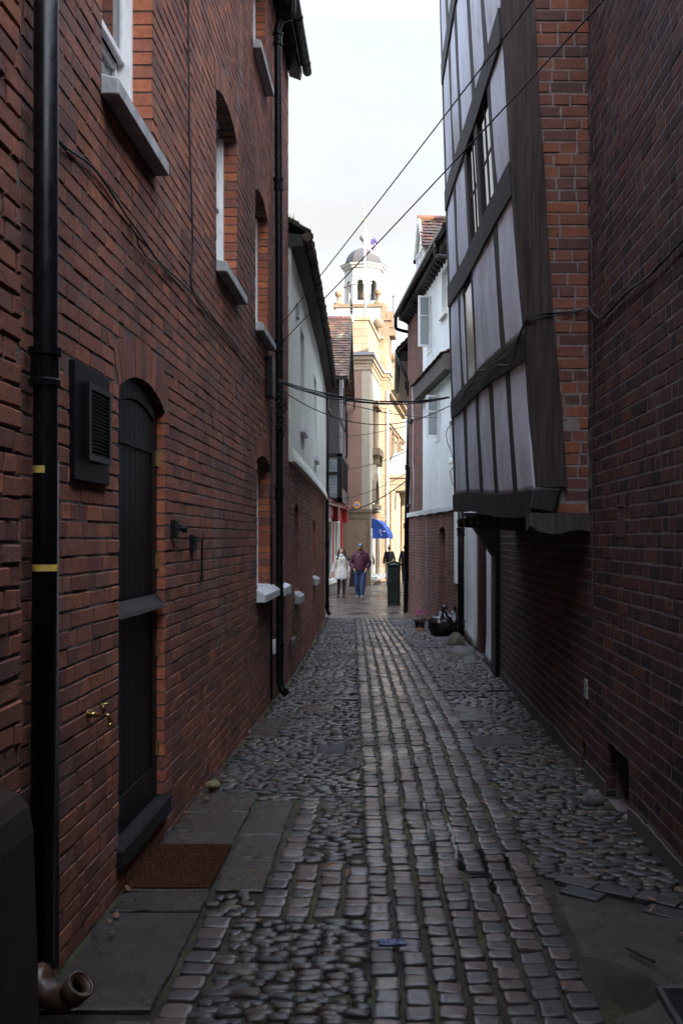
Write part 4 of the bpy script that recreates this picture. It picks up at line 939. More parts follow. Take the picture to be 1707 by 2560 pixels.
for q in range(20):
    za, zb_ = 1.835+.35*q, 1.835+.35*(q+1); xa, xc = rt_edge(za)-.1, rt_edge(zb_)-.1
    mb.hexa([(xa,7.345,za),(1.459,7.345,za),(1.459,7.55,za),(xa,7.55,za),(xc,7.345,zb_),(1.459,7.345,zb_),(1.459,7.55,zb_),(xc,7.55,zb_)])
mb.build('infill_mortar', MORI, J)
# jetty bressumer end, joists, soffit
mb = MB(); rings = []
for q in range(9):
    x = 1.02+.45*q/8; w = .012*noise.noise(Vector((x*6,2,2)))
    rings.append([(x,7.27+w,1.70+.018*math.cos(q)+ (.03 if q==0 else 0)),(x,7.5,1.70),(x,7.5,1.845),(x,7.28+w,1.84+.01*noise.noise(Vector((x*9,0,0))))])
mb.loft(rings); mb.build('bressumer', OAK, J)
mb = MB(); mb.hexa([(1.03,7.28,1.86),(1.2,7.28,1.83),(1.2,7.42,1.83),(1.03,7.42,1.86),(1.06,7.28,2.03),(1.26,7.28,2.03),(1.26,7.42,2.03),(1.06,7.42,2.03)]); mb.build('bracket', OAKB, J, bevel=.02)
for q in range(9):
    y = 7.75+.48*q; mb = MB(); x0 = JX(y,1.9)-.02
    mb.hexa([(x0,y-.06,1.79),(1.47,y-.06,1.74),(1.47,y+.06,1.74),(x0,y+.06,1.79),(x0-.01,y-.06,1.88),(1.47,y-.06,1.9),(1.47,y+.06,1.9),(x0-.01,y+.06,1.88)]); mb.build('joist', OAK, J, bevel=.015)
mb = MB(); mb.hexa([JP(7.36,1.9,-.03),JP(11.8,2.04,-.03),(1.6,11.8,2.04),(1.6,7.36,1.9),JP(7.36,1.96,-.03),JP(11.8,2.1,-.03),(1.6,11.8,2.1),(1.6,7.36,1.96)]); mb.build('soffit', BLACKW, J)
# body, far end wall, lower white walls, door
mb = MB(); mb.hexa([JP(7.42,2.1,-.14),JP(11.78,2.1,-.14),(6,11.78,2.1),(6,7.42,2.1),JP(7.42,8.8,-.14),JP(11.78,8.8,-.14),(6,11.78,8.8),(6,7.42,8.8)]); mb.build('inner_wall', MOR, J)
mb = MB(); mb.hexa([JP(11.7,2.05,.02),JP(11.86,2.05,.02),(1.6,11.86,2.05),(1.6,11.7,2.05),JP(11.7,8.7,.02),JP(11.86,8.7,.02),(1.6,11.86,8.7),(1.6,11.7,8.7)]); mb.build('end_wall', OAKB, J)
mb = MB(); mb.hexa([(.3,7.2,8.65),(.3,12.1,8.65),(3.2,12.1,10.9),(3.2,7.2,10.9),(.3,7.2,8.8),(.3,12.1,8.8),(3.2,12.1,11.1),(3.2,7.2,11.1)]); mb.hexa([(3.2,7.2,10.9),(3.2,12.1,10.9),(6.2,12.1,8.7),(6.2,7.2,8.7),(3.2,7.2,11.1),(3.2,12.1,11.1),(6.2,12.1,8.8),(6.2,7.2,8.8)]); mb.build('roof', TILED, J)
for ya, yb_ in ((16.95,20.1),(13.85,15.0)):
    mb = MB(); mb.grid(lambda u,v: (1.5+.012*noise.noise(Vector((ya+(yb_-ya)*u,v*4,1)))-(.05*max(0,.1-v)*10*.6), ya+(yb_-ya)*u, -.2+.02*noise.noise(Vector((u*8,ya,0)))+3.4*v), 14, 24); o = mb.build('lower_wall', WHITEL, J, smooth=True, recalc=False); s_ = o.modifiers.new('t','SOLIDIFY'); s_.thickness=.1; s_.offset=-1 if 0 else 0
mb = MB(); mb.box((1.6,11.8,2.0),(6,20.4,9.0)); mb.box((2.0,13,-.3),(6,20.4,2.0)); mb.build('rear_wall', MOR, J)
mb = MB(); mb.box((1.475,15.02,-.3),(1.6,15.35,3.2)); mb.box((1.475,16.6,-.3),(1.6,16.93,3.2)); mb.box((1.475,15.35,2.0),(1.6,16.6,3.2))
mb.build('door_frame', simple('maroon_frame', (.09,.028,.026), (.05,.02,.02), 6, .6, .4), J, bevel=.006)
mb = MB(); mb.box((1.56,15.35,-.2),(1.62,16.6,2.0)); 
for k in range(5): mb.box((1.553,15.37+k*.245,-.15),(1.561,15.37+k*.245+.235,1.98))
mb.build('door', BLACKW, J)
mb = MB(); mb.box((1.4,13.3,-.3),(1.62,13.83,2.2)); mb.hexa([(1.4,13.35,1.4),(1.4,13.8,1.4),(1.41,13.8,1.4),(1.41,13.35,1.4),(1.0,13.35,2.0),(1.0,13.8,2.0),(1.41,13.8,2.0),(1.41,13.35,2.0)]); mb.build('door_post', OAKB, J, bevel=.02)
p = (1.5, 2489*1.5/(1190-975), 0); zz = H+(V0-1618)*p[1]/F
mb = MB(); mb.box((1.488,p[1]-.2,zz-.14),(1.499,p[1]+.15,zz+.2))
for k in range(6): mb.box((1.483,p[1]-.19,zz-.12+.05*k),(1.489,p[1]+.14,zz-.1+.05*k))
mb.build('wall_vent', GREYSILL, J)
downpipe(J, [(1.335,18.8,-.16),(1.335,18.8,1.0),(1.33,18.8,2.6)], .062, [(1.332,18.8,1.78),(1.335,18.8,.05)])

# =================================================================== WHITE AND BRICK HOUSE, RIGHT, FURTHER
xf = lambda Y: .65+.12*(26.1-Y)
PF = lambda u, n, z: (xf(u)-n*.993, u-n*.119, z)
def uvF(u, v, n=0): a, b_ = ray(u, v); Y = (.65+.12*26.1-n)/(a+.12); return (a*Y, Y, H+b_*Y)
FH = thing('white_house', 'white rendered and red brick house on the right with open casements and a dormer', 'house', (2.5, 23.5, -.35))
opF = [(21.6,22.4,-.4,1.82,.1,.14), (27.05,27.4,2.6,3.6,0,.05), (26.5,26.9,4.85,5.75,0,.05)]
bricks(PF, 19.5, 27.5, -.6, 2.3, opF[:1], .077, .23, .045, .012, random.Random(51), (BFAR, BFAR), MORF, recess=.005, thick=.3, parent=FH)
bricks(PF, 24.45, 27.5, 2.3, 7.75, opF[1:], .077, .23, .045, .012, random.Random(52), (BFAR, BFAR), MORF, recess=.005, thick=.3, parent=FH)
wF = [(23.15,23.75,6.1,7.3), (21.05,21.75,6.55,7.45), (22.0,22.55,3.9,4.8), (20.2,20.85,3.3,4.1)]
b = MB(); slab(b, PF, 19.5, 24.45, 2.27, 7.75, wF, .05, -.3); slab(b, PF, 19.5, 20.3, .75, 2.2, [], .045, -.02); b.build('upper_wall', WHITER, FH)
b = MB()
for k in range(40):
    u0 = 20.4+7*k/40; h0 = .03+.05*abs(noise.noise(Vector((u0*5,1,1))))
    b.hexa([PF(u0,.055,2.28-h0),PF(u0+.18,.055,2.28-h0*1.2),PF(u0+.18,-.01,2.28-h0),PF(u0,-.01,2.28-h0),PF(u0,.06,2.34),PF(u0+.18,.06,2.34),PF(u0+.18,-.01,2.36),PF(u0,-.01,2.36)])
b.build('torn_render_edge', WHITEL, FH)
b = MB(); b.hexa([PF(19.5,-.32,-.6),PF(27.5,-.32,-.6),(6,27.5,-.6),(6,20.42,-.6),PF(19.5,-.32,7.7),PF(27.5,-.32,7.7),(6,27.5,7.7),(6,20.42,7.7)]); b.build('inner_wall', MOR, FH)
b = MB()    # brick return facing up the street
b.hexa([PF(27.4,-.02,-.5),PF(27.5,-.02,-.5),(6,27.5,-.5),(6,27.4,-.5),PF(27.4,-.02,7.7),PF(27.5,-.02,7.7),(6,27.5,7.7),(6,27.4,7.7)]); b.build('end_wall', BFAR, FH)
for (y0,y1,z0,z1,sl) in ((23.15,23.75,6.1,7.3,0),(22.0,22.55,3.9,4.8,0),(21.05,21.75,6.55,7.45,1),(20.2,20.85,3.3,4.1,0)):
    sash_window(FH, PF, y0, y1, z0, z1, .05, sill=True, meet=z0+(z1-z0)*.62, sillmat=CREAMP, proj=.12 if sl else .06, sth=.07, slope=.08 if sl else .02, curtain=False, bars=1 if sl else 0)
def open_sash(yh, z0, z1, w=.36, ang=78):
    d_ = Vector((-.993,-.119,0)); tt = Vector((-.119,.993,0))*-1
    dv = d_*math.sin(R(ang)) + tt*math.cos(R(ang)); o_ = Vector(PF(yh,.055,0)); nv = Vector((dv.y,-dv.x,0))
    def q(s, t, z): p_ = o_+dv*s+nv*t; return (p_.x,p_.y,z)
    mb = MB(); fw=.045
    for s0,s1,za,zb_ in ((0,fw,z0,z1),(w-fw,w,z0,z1),(fw,w-fw,z0,z0+fw),(fw,w-fw,z1-fw,z1),(fw,w-fw,z0+(z1-z0)*.6,z0+(z1-z0)*.6+.025)):
        mb.hexa([q(s0,0,za),q(s1,0,za),q(s1,.04,za),q(s0,.04,za),q(s0,0,zb_),q(s1,0,zb_),q(s1,.04,zb_),q(s0,.04,zb_)])
    o = mb.build('open_casement', WHITE, FH)
    mb = MB(); mb.hexa([q(fw,.018,z0),q(w-fw,.018,z0),q(w-fw,.022,z0),q(fw,.022,z0),q(fw,.018,z1),q(w-fw,.018,z1),q(w-fw,.022,z1),q(fw,.022,z1)]); mb.build('glass', simple('pale_glass', (.3,.33,.33), (.22,.25,.26), 2, .06, 0, spec=.8), o)
open_sash(23.2, 6.12, 7.3, .3); open_sash(22.02, 3.9, 4.82, .3)
for (y0,y1,z0,z1) in ((27.05,27.4,2.6,3.6),(26.5,26.9,4.85,5.75)): sash_window(FH, PF, y0, y1, z0, z1, .03, sill=True, proj=.05, curtain=False, sillmat=OAKB)
b = MB(); slab(b, PF, 21.63, 22.37, -.4, 1.9, [], -.15, -.2)
for k in range(5): slab(b, PF, 21.65+.145*k, 21.65+.145*k+.137, -.4, 1.9, [], -.14, -.151)
b.build('door', simple('rusty_brown_door', (.11,.04,.022), (.06,.026,.018), 3, .7, .5, stretch=(3,3,.3)), FH)
# pent board
b = MB(); b.hexa([PF(20.2,.05,5.1),PF(24.6,.05,5.07),PF(24.6,.27,5.05),PF(20.2,.27,5.08),PF(20.2,.05,5.45),PF(24.6,.05,5.42),PF(24.6,.29,5.36),PF(20.2,.29,5.4)])
pb = b.build('pent_board', simple('grey_brown_board', (.13,.1,.09), (.06,.048,.045), 6, .8, .5, stretch=(1,1,3)), FH)
b = MB(); tiles(b, PF(20.2,.33,5.4), PF(24.6,.33,5.37), PF(20.2,.05,5.55), PF(24.6,.05,5.52), 2, 26, rng, th=.02, lift=.03); b.build('pent_tiles', TILED, pb)
# eaves and roof
b = MB()
for k in range(16):
    y0 = 19.5+8.05*k/16; y1 = 19.5+8.05*(k+1)/16; w = lambda y: .03*math.sin(y*2.1)
    b.hexa([PF(y0,.0,7.58+w(y0)),PF(y1,0,7.58+w(y1)),PF(y1,.24,7.66+w(y1)),PF(y0,.24,7.66+w(y0)),PF(y0,.0,7.85+w(y0)),PF(y1,0,7.85+w(y1)),PF(y1,.26,7.8+w(y1)),PF(y0,.26,7.8+w(y0))])
for k in range(24): y = 19.6+.33*k; b.hexa([PF(y,.0,7.5),PF(y+.09,.0,7.5),PF(y+.09,.2,7.62),PF(y,.2,7.62),PF(y,0,7.62),PF(y+.09,0,7.62),PF(y+.09,.22,7.7),PF(y,.22,7.7)])
b.build('eaves', OAKB, FH)
b = MB(); tiles(b, PF(19.5,.32,7.80), PF(27.55,.32,7.80), PF(20.1,-3.0,10.6), PF(27.55,-3.0,10.6), 26, 40, rng, th=.03, lift=.03)
b.hexa([PF(19.5,.26,7.76),PF(27.5,.26,7.76),PF(27.5,-3,10.5),PF(20.1,-3,10.5),PF(19.5,.26,7.78),PF(27.5,.26,7.78),PF(27.5,-3,10.55),PF(20.1,-3,10.55)])
b.hexa([PF(20.1,-3,10.5),PF(27.55,-3,10.5),PF(27.55,-6,7.7),PF(20.1,-6,7.7),PF(20.1,-3,10.6),PF(27.55,-3,10.6),PF(27.55,-6,7.8),PF(20.1,-6,7.8)])
b.build('roof', TILED, FH)
b = MB(); b.tube([PF(27.3,.36,7.74),PF(24,.36,7.80),PF(21,.36,7.84),PF(19.6,.36,7.8)], .065, 10); b.build('gutter', BLACKP, FH)
px, py = .5, 27.45
downpipe(FH, wav([PF(27.25,.36,7.72),PF(27.27,.36,7.5),PF(27.35,.3,7.4),(px+.14,py-.05,7.28),(px+.15,py-.06,7.0)], 24)+[(px+.08,py-.08,6.0),(px+.04,py-.1,5.95)], .045)
downpipe(FH, [(px+.03,py-.1,5.75),(px+.0,py-.1,4.0),(px-.05,py-.1,2.2),(px-.08,py-.1,-.38)], .062, [(px-.02,py-.1,3.6),(px-.06,py-.1,2.0),(px-.075,py-.1,.6)])
b = MB(); b.box((px-.11,py-.22,5.72),(px+.16,py,5.98)); b.box((px-.05,py-.18,5.6),(px+.1,py-.04,5.72)); b.build('rain_hopper', BLACKP, FH, bevel=.01)
downpipe(FH, [PF(20.6,.36,7.75),PF(20.6,.36,7.5),PF(20.3,.15,7.4),PF(19.6,.12,7.35)], .05, [PF(20.6,.36,7.6)])
downpipe(FH, wav([PF(26.2,.02,4.9),PF(26.3,.03,3.8),PF(26.2,.02,3.2),PF(26.25,.03,2.4)], 20), .009, name='wall_cable', mat=WHITE, seg=6)
downpipe(FH, wav([PF(24.1,.02,2.3),PF(24.0,.02,1.2),PF(23.95,.02,.0)], 14), .007, name='wall_cable', mat=GREYSILL, seg=6)
# dormer
dW = Vector((-.119,.993,0)); dI = Vector((.993,.119,0)); D0 = Vector((.755,23.75,0))
def DP(s, t, z): q = D0+dW*s+dI*t; return (q.x,q.y,z)      # s along the wall (away), t inward
b = MB(); b.hexa([DP(.08,.08,8.0),DP(1.32,.08,8.0),DP(1.32,2.3,8.0),DP(.08,2.3,8.0),DP(.08,.08,8.75),DP(1.32,.08,8.75),DP(1.32,2.3,8.75),DP(.08,2.3,8.75)])
b.hexa([DP(.08,.08,8.75),DP(1.32,.08,8.75),DP(1.32,2.3,8.75),DP(.08,2.3,8.75),DP(.69,.08,9.42),DP(.71,.08,9.42),DP(.71,2.3,9.42),DP(.69,2.3,9.42)])
dm = b.build('dormer', simple('dormer_render', (.62,.6,.5), (.5,.48,.4), 4, .8, .3), FH)
b = MB(); 
for s0,s1,z0,z1 in ((.14,.2,8.1,8.72),(.66,.74,8.1,8.72),(1.2,1.26,8.1,8.72),(.2,1.2,8.66,8.72),(.2,1.2,8.36,8.4),(.4,.44,8.1,8.7),(.96,1.0,8.1,8.7)): b.hexa([DP(s0,.04,z0),DP(s1,.04,z0),DP(s1,.085,z0),DP(s0,.085,z0),DP(s0,.04,z1),DP(s1,.04,z1),DP(s1,.085,z1),DP(s0,.085,z1)])
b.hexa([DP(.02,.0,8.7),DP(.1,.0,8.66),DP(.1,.06,8.66),DP(.02,.06,8.7),DP(.68,.0,9.55),DP(.7,.0,9.44),DP(.7,.06,9.44),DP(.68,.06,9.55)])
b.hexa([DP(1.3,.0,8.66),DP(1.38,.0,8.7),DP(1.38,.06,8.7),DP(1.3,.06,8.66),DP(.7,.0,9.44),DP(.72,.0,9.55),DP(.72,.06,9.55),DP(.7,.06,9.44)])
b.build('window_frame', WHITE, dm)
b = MB(); b.hexa([DP(.18,.06,8.1),DP(1.22,.06,8.1),DP(1.22,.078,8.1),DP(.18,.078,8.1),DP(.18,.06,8.7),DP(1.22,.06,8.7),DP(1.22,.078,8.7),DP(.18,.078,8.7)]); b.build('glass', GLASS, dm)
b = MB(); tiles(b, DP(-.06,.0,8.62), DP(-.06,2.9,8.62), DP(.7,.0,9.5), DP(.7,2.9,9.5), 9, 20, rng, th=.02, lift=.03); tiles(b, DP(1.46,2.9,8.62), DP(1.46,.0,8.62), DP(.7,2.9,9.5), DP(.7,.0,9.5), 9, 20, rng, th=.02, lift=.03)
for s0,s1 in ((-.05,.7),(.7,1.45)):
    z0_, z1_ = (8.6,9.47) if s0 < 0 else (9.47,8.6)
    b.hexa([DP(s0,.01,z0_),DP(s1,.01,z1_),DP(s1,2.9,z1_),DP(s0,2.9,z0_),DP(s0,.01,z0_+.02),DP(s1,.01,z1_+.02),DP(s1,2.9,z1_+.02),DP(s0,2.9,z0_+.02)])
for k in range(7): b.tube([DP(.7,.0+.42*k,9.52),DP(.7,.41+.42*k,9.52)], .085, 8)
b.build('dormer_roof', TILER, dm)

# =================================================================== NEXT HOUSE BEYOND (eaves only in view)
G = thing('brick_house', 'brick house with low dark tiled eaves seen behind the tall right downpipe', 'house', (4, 33, -.35))
b = MB(); b.box((.62,28.4,-.5),(9,37,6.9)); b.hexa([(.62,28.4,6.9),(9,28.4,6.9),(9,37,6.9),(.62,37,6.9),(4.7,28.4,11.4),(4.9,28.4,11.4),(4.9,37,11.4),(4.7,37,11.4)]); b.build('inner_wall', MORF, G)
bricks(lambda u,n,z: (u,28.4-n,z), .62, 2.2, 3.0, 7.2, [], .077, .23, .04, .012, random.Random(61), (BFAR, BFAR), MORF, recess=.004, thick=.1, parent=G)
b = MB(); tiles(b, (.2,28.2,7.05), (.2,36.9,7.05), (4.8,28.2,11.7), (4.8,36.9,11.7), 40, 34, rng, th=.03, lift=.03)
b.hexa([(.25,28.25,6.98),(.25,36.9,6.98),(4.8,36.9,11.5),(4.8,28.25,11.5),(.25,28.25,7.03),(.25,36.9,7.03),(4.8,36.9,11.6),(4.8,28.25,11.6)])
b.hexa([(4.8,28.25,11.5),(4.8,36.9,11.5),(9.3,36.9,6.9),(9.3,28.25,6.9),(4.8,28.25,11.6),(4.8,36.9,11.6),(9.3,36.9,7),(9.3,28.25,7)])
b.build('roof', TILED, G)
b = MB(); b.box((.3,28.3,6.7),(.62,36.9,6.98)); b.build('eaves', BLACKW, G)
b = MB()
for k in range(9): b.tube([(.2,28.2+.97*k,6.98),(.2,29.16+.97*k,6.98)], .06, 8)
b.build('gutter', BLACKP, G)
downpipe(G, [(.2,28.35,6.95),(.22,28.3,6.75),(.5,27.6,6.05)], .04, mat=BLACKP)
# =================================================================== GROUND
def xl_wall(Y):
    if Y < 3.3: return -1.15
    if Y < 12.95: return -1.312
    return xb(Y)
def xr_wall(Y):
    if Y < 13.2: return 1.45
    if Y < 19.6: return 1.5
    return xf(Y)
PLt = [(0,.06),(3.49,-.07),(25.2,-.89),(26,-.92)]
PRt = [(0,.8),(4,.765),(9,.73),(16.4,.45),(20.9,.18),(25.2,-.05)]
pl = lambda Y: interp(PLt, Y); pr_ = lambda Y: interp(PRt, Y)
b = MB()
xsn = [-300,-60,-8,-3]+[-2.5+.25*k for k in range(21)]+[3,8,60,300]; ysn = [-300,-40,-4,0]+[1+.5*k for k in range(49)]+[26+k for k in range(24)]+[60,120,400]
vs = []; 
for y in ysn:
    for x in xsn:
        z = zg(max(y,0)) - (.017 if y < 25.1 else .04) + (.006*noise.noise(Vector((x*2.2,y*2.2,0))) if abs(x) < 3 and y < 26 else 0)
        vs.append((x,y,z))
nx = len(xsn); b.add(vs, [(j*nx+i,j*nx+i+1,(j+1)*nx+i+1,(j+1)*nx+i) for j in range(len(ysn)-1) for i in range(nx-1)])
g = b.build('ground', DIRT, None, recalc=False); tag(g, 'dark earth and moss bedding between the alley stones', 'ground', kind='structure')
gr = random.Random(99)
def undul(x, y): return .010*noise.noise(Vector((x*1.3,y*.9,7)))
def sett(mb, cx, cy, wx, wy, rot=0, n=5, top=0.0, hh=.035, mat=0):
    """one worn granite sett: pillowed irregular block"""
    sd = gr.random()*100; ca, sa = math.cos(rot), math.sin(rot); z0 = zg(cy)+undul(cx,cy)+top+gr.uniform(-.005,.005)
    tx, ty = gr.uniform(-.05,.05), gr.uniform(-.05,.05)
    rings = []
    prof = [(1.02,-hh),(1.0,-.009),(.97,-.003),(.9,-.0005),(.6,.0),(.3,.0)]
    seg = 16
    for (k, dz) in prof:
        r = []
        for i in range(seg):
            a = 2*math.pi*i/seg; c, s_ = math.cos(a), math.sin(a); e = .27
            x = math.copysign(abs(c)**e, c)*wx/2; y = math.copysign(abs(s_)**e, s_)*wy/2
            f = 1+.11*noise.noise(Vector((c*1.3+sd, s_*1.3, sd*.3)))+.07*noise.noise(Vector((c*3.5+sd, s_*3.5, sd)))
            x *= k*f; y *= k*f
            r.append((cx+x*ca-y*sa, cy+x*sa+y*ca, z0+dz+(tx*x+ty*y)+.004*k*noise.noise(Vector((x*26+sd,y*26,2)))))
        rings.append(r)
    o = len(mb.v); mb.loft(rings, mat, False); c_ = len(mb.v); 
    mb.v.append((cx, cy, z0+.0)); L_ = 5*seg
    for i in range(seg): mb.f.append((o+L_+i, o+L_+(i+1)%seg, c_)); mb.m.append(mat)
def cobble(mb, cx, cy, wx, wy, h, rot, seg=12, mat=0):
    sd = gr.random()*100; ca, sa = math.cos(rot), math.sin(rot); z0 = zg(cy)+undul(cx,cy)-.028+gr.uniform(-.006,.004)
    rings = []
    for (k, dz) in ((.97,-.01),(1.0,.3),(.97,.66),(.85,.92),(.5,1.0)):
        r = []
        for i in range(seg):
            a = 2*math.pi*i/seg; c, s_ = math.cos(a), math.sin(a); e = .62
            x = math.copysign(abs(c)**e,c)*wx/2; y = math.copysign(abs(s_)**e,s_)*wy/2; f = 1+.22*noise.noise(Vector((c+sd,s_,sd*.7)))
            x *= k*f; y *= k*f
            r.append((cx+x*ca-y*sa, cy+x*sa+y*ca, z0+h*dz*(1+.1*noise.noise(Vector((c*2,s_*2,sd))))))
        rings.append(r)
    o = len(mb.v); mb.loft(rings, mat, False); c_ = len(mb.v); mb.v.append((cx,cy,z0+h)); L_ = 4*seg
    for i in range(seg): mb.f.append((o+L_+i, o+L_+(i+1)%seg, c_)); mb.m.append(mat)

flags = [(-1.29,-.865,3.60,4.57),(-1.29,-.875,4.59,4.85),(-1.3,-.885,4.87,5.57),(-1.29,-.895,5.59,6.33),(-1.285,-.9,6.35,6.82),
         (-.865,-.635,5.83,6.62),(-.86,-.63,5.40,5.81),(-.855,-.622,4.87,5.38),(-1.3,-1.03,8.9,9.95),(-.95,-.6,10.42,10.8),(.66,1.02,9.8,10.65),(.92,1.42,15.3,16.9)]
tar = [(-.62,-.36,8.2,8.62),(.72,1.22,8.55,8.98)]
setts_zones = [(-.62,-.1,4.52,5.32),(-.6,-.46,5.32,6.75),(-.84,-.7,3.2,4.55),(-1.2,-.62,13.3,14.0),(.55,1.0,15.6,17.2),(-.98,-.84,3.0,3.58)]
holes = [(.41,.5,5.1,5.2)]
def inrect(x, y, rs, m=.02): return any(a-m < x < b2+m and c-m < y < d2+m for a,b2,c,d2 in rs)
chan = [(-1.2,-.36,11.18,11.27),(.72,1.42,11.9,11.98),(.3,1.2,17.4,17.47)]
def gut_y(x): return 5.09-(x-.745)*.76           # line of the brick gutter on the right
# flagstones
b = MB()
for (x0,x1,y0,y1) in flags:
    n_ = 6; sd = gr.random()*50
    jx = lambda v: .008*noise.noise(Vector((v*4,sd,0)))
    def fl_(u, v):
        x = x0+(x1-x0)*u+(jx(v) if u in (0,1) else 0); y = y0+(y1-y0)*v+(jx(u+9) if v in (0,1) else 0)
        e = min(u,1-u,v,1-v); return (x, y, zg(y)+.004-(.006 if e < .01 else 0)+.004*noise.noise(Vector((x*3,y*3,sd))))
    E = lambda n: [0,.012]+[k/n for k in range(1,n)]+[.988,1]
    U, V = E(9), E(12); o_ = len(b.v); b.v += [fl_(u,v) for v in V for u in U]; nu_ = len(U)
    for j in range(len(V)-1):
        for i in range(nu_-1): b.f.append((o_+j*nu_+i,o_+j*nu_+i+1,o_+(j+1)*nu_+i+1,o_+(j+1)*nu_+i)); b.m.append(0)
    for (u0,v0),(u1,v1) in (((0,0),(1,0)),((1,0),(1,1)),((1,1),(0,1)),((0,1),(0,0))):
        for k in range(10):
            p = fl_(u0+(u1-u0)*k/10, v0+(v1-v0)*k/10); q = fl_(u0+(u1-u0)*(k+1)/10, v0+(v1-v0)*(k+1)/10)
            b.quad(p,q,(q[0],q[1],q[2]-.06),(p[0],p[1],p[2]-.06))
fo = b.build('flagstones', FLAG, None, smooth=False, recalc=True); tag(fo, 'worn wet flagstones set among the cobbles', 'flagstones', kind='structure')
# setts
b = MB()
def path_setts():
    for col in range(7):
        Y = 2.3 + gr.random()*.1
        while Y < 25.15:
            w = (pr_(Y)-pl(Y))/7; ln = gr.uniform(.078,.135)*(1 if Y < 9 else 1.1); x = pl(Y)+w*(col+.5)+gr.uniform(-.006,.006); yc = Y+ln/2
            if not inrect(x, yc, holes, 0.0): sett(b, x+.012*noise.noise(Vector((col,Y*2,0))), yc, w*gr.uniform(.76,.9), ln*gr.uniform(.82,.92), gr.uniform(-.09,.09))
            Y += ln+.004
path_setts()
for (x0,x1,y0,y1) in setts_zones:
    nc = max(1, round((x1-x0)/.135)); w = (x1-x0)/nc
    for c in range(nc):
        Y = y0+gr.uniform(0,.03)
        while Y < y1-.05:
            ln = gr.uniform(.095,.135); x = x0+w*(c+.5)
            if x < pl(Y)-.03 or x > pr_(Y)+.05: sett(b, x+gr.uniform(-.006,.006), Y+ln/2, w*gr.uniform(.8,.9), ln*.9, gr.uniform(-.08,.08))
            Y += ln+.006
so = b.build('sett_path', SETT, None, smooth=True, recalc=True); tag(so, 'worn wet granite setts running along the middle of the alley', 'path', kind='structure')
# cobbles
b = MB(); Y = 2.3
while Y < 25.3:
    near = Y < 12
    dy = gr.uniform(.036,.05)*(1 if near else 1.15)
    x = xl_wall(Y)+.02+gr.uniform(0,.08)
    while x < xr_wall(Y)-.03:
        wx = gr.uniform(.06,.15)*(1 if Y > 5 else .85); cx = x+wx/2; cy = Y+gr.uniform(-.014,.014)+.012*math.sin(x*5+Y)
        bad = (pl(Y)-.0 < cx+wx*.3 and cx-wx*.3 < pr_(Y)+.0) or inrect(cx, cy, flags, .025) or inrect(cx, cy, tar, .0) or inrect(cx, cy, setts_zones, .015) or inrect(cx,cy,chan,.02)
        if cx > .5 and cy < gut_y(cx)+.06 and cx > pr_(Y): bad = True
        if cx < -.84 and cy < 4.6: bad = True
        if not bad and gr.random() > .03:
            cobble(b, cx, cy, wx*gr.uniform(.94,1.06), dy*gr.uniform(.95,1.35), gr.uniform(.022,.036), gr.uniform(-.2,.2), 12 if Y < 9 else 9)
        x += wx+.003
    Y += dy
co = b.build('cobbled_ground', COB, None, smooth=True, recalc=True); tag(co, 'rows of wet river cobbles on both sides of the path', 'cobbles', kind='structure')
# stone drainage channels, gutter bricks
b = MB()
for (x0,x1,y0,y1) in chan:
    n_ = int((x1-x0)/.21)
    for k in range(n_):
        a = x0+(x1-x0)*k/n_; c = a+(x1-x0)/n_-.006
        if pl((y0+y1)/2)-.02 < (a+c)/2 < pr_(y0)+.02: continue
        zz = zg(y0)+.012+gr.uniform(-.004,.004); b.box((a,y0,zz-.05),(c,y1,zz))
d_ = Vector((1,-.76,0)).normalized(); nn = Vector((.76,1,0)).normalized()
for row in range(2):
    for k in range(4):
        o_ = Vector((.82+.02*row, gut_y(.82)-.02, 0)) + d_*(k*.215+.07*row) - nn*(row*.12); z = zg(o_.y)+.008-.012*row+gr.uniform(-.004,.004)
        q = [o_, o_+d_*.205, o_+d_*.205+nn*.105, o_+nn*.105]
        if row == 1 and k % 2: continue
        b.hexa([(p.x,p.y,z-.05) for p in q]+[(p.x,p.y,z+gr.uniform(-.003,.003)) for p in q])
ch_ = b.build('drainage_channel', BLUEB, None, bevel=.004); tag(ch_, 'wet dark brick drainage channels crossing the alley', 'gutter', kind='structure')
# concrete apron near right, tar patches
b = MB()
def cf(u, v):
    y = 2.0+(gut_y(.8+.66*u)-.16-2.0)*v; x0 = .80+.02*noise.noise(Vector((y*3,0,2)))+.06*max(0,1-(5-y)/1.0)*0; x = x0+(1.45-x0)*u
    return (x, y, zg(y)-.006+.008*noise.noise(Vector((x*2,y*2,4)))-.012*(1-u))
b.grid(cf, 14, 34)
c_ = b.build('concrete_apron', CONC, None, smooth=True, recalc=False); tag(c_, 'rough wet concrete patch beside the setts', 'concrete', kind='structure')
b = MB()
for (x0,x1,y0,y1) in tar:
    b.grid(lambda u,v: (x0+(x1-x0)*u, y0+(y1-y0)*v, zg(y0)+.004+.008*noise.noise(Vector((u*4,v*4,x0)))-(.02 if min(u,v,1-u,1-v)<.01 else 0)), 10, 8)
tp = b.build('tarmac_patch', simple('tarmac', (.03,.029,.03), (.018,.018,.019), 30, .6, 1.0, .01, 90), None, recalc=False); tag(tp, 'dark tarmac repairs among the cobbles', 'tarmac', kind='structure')
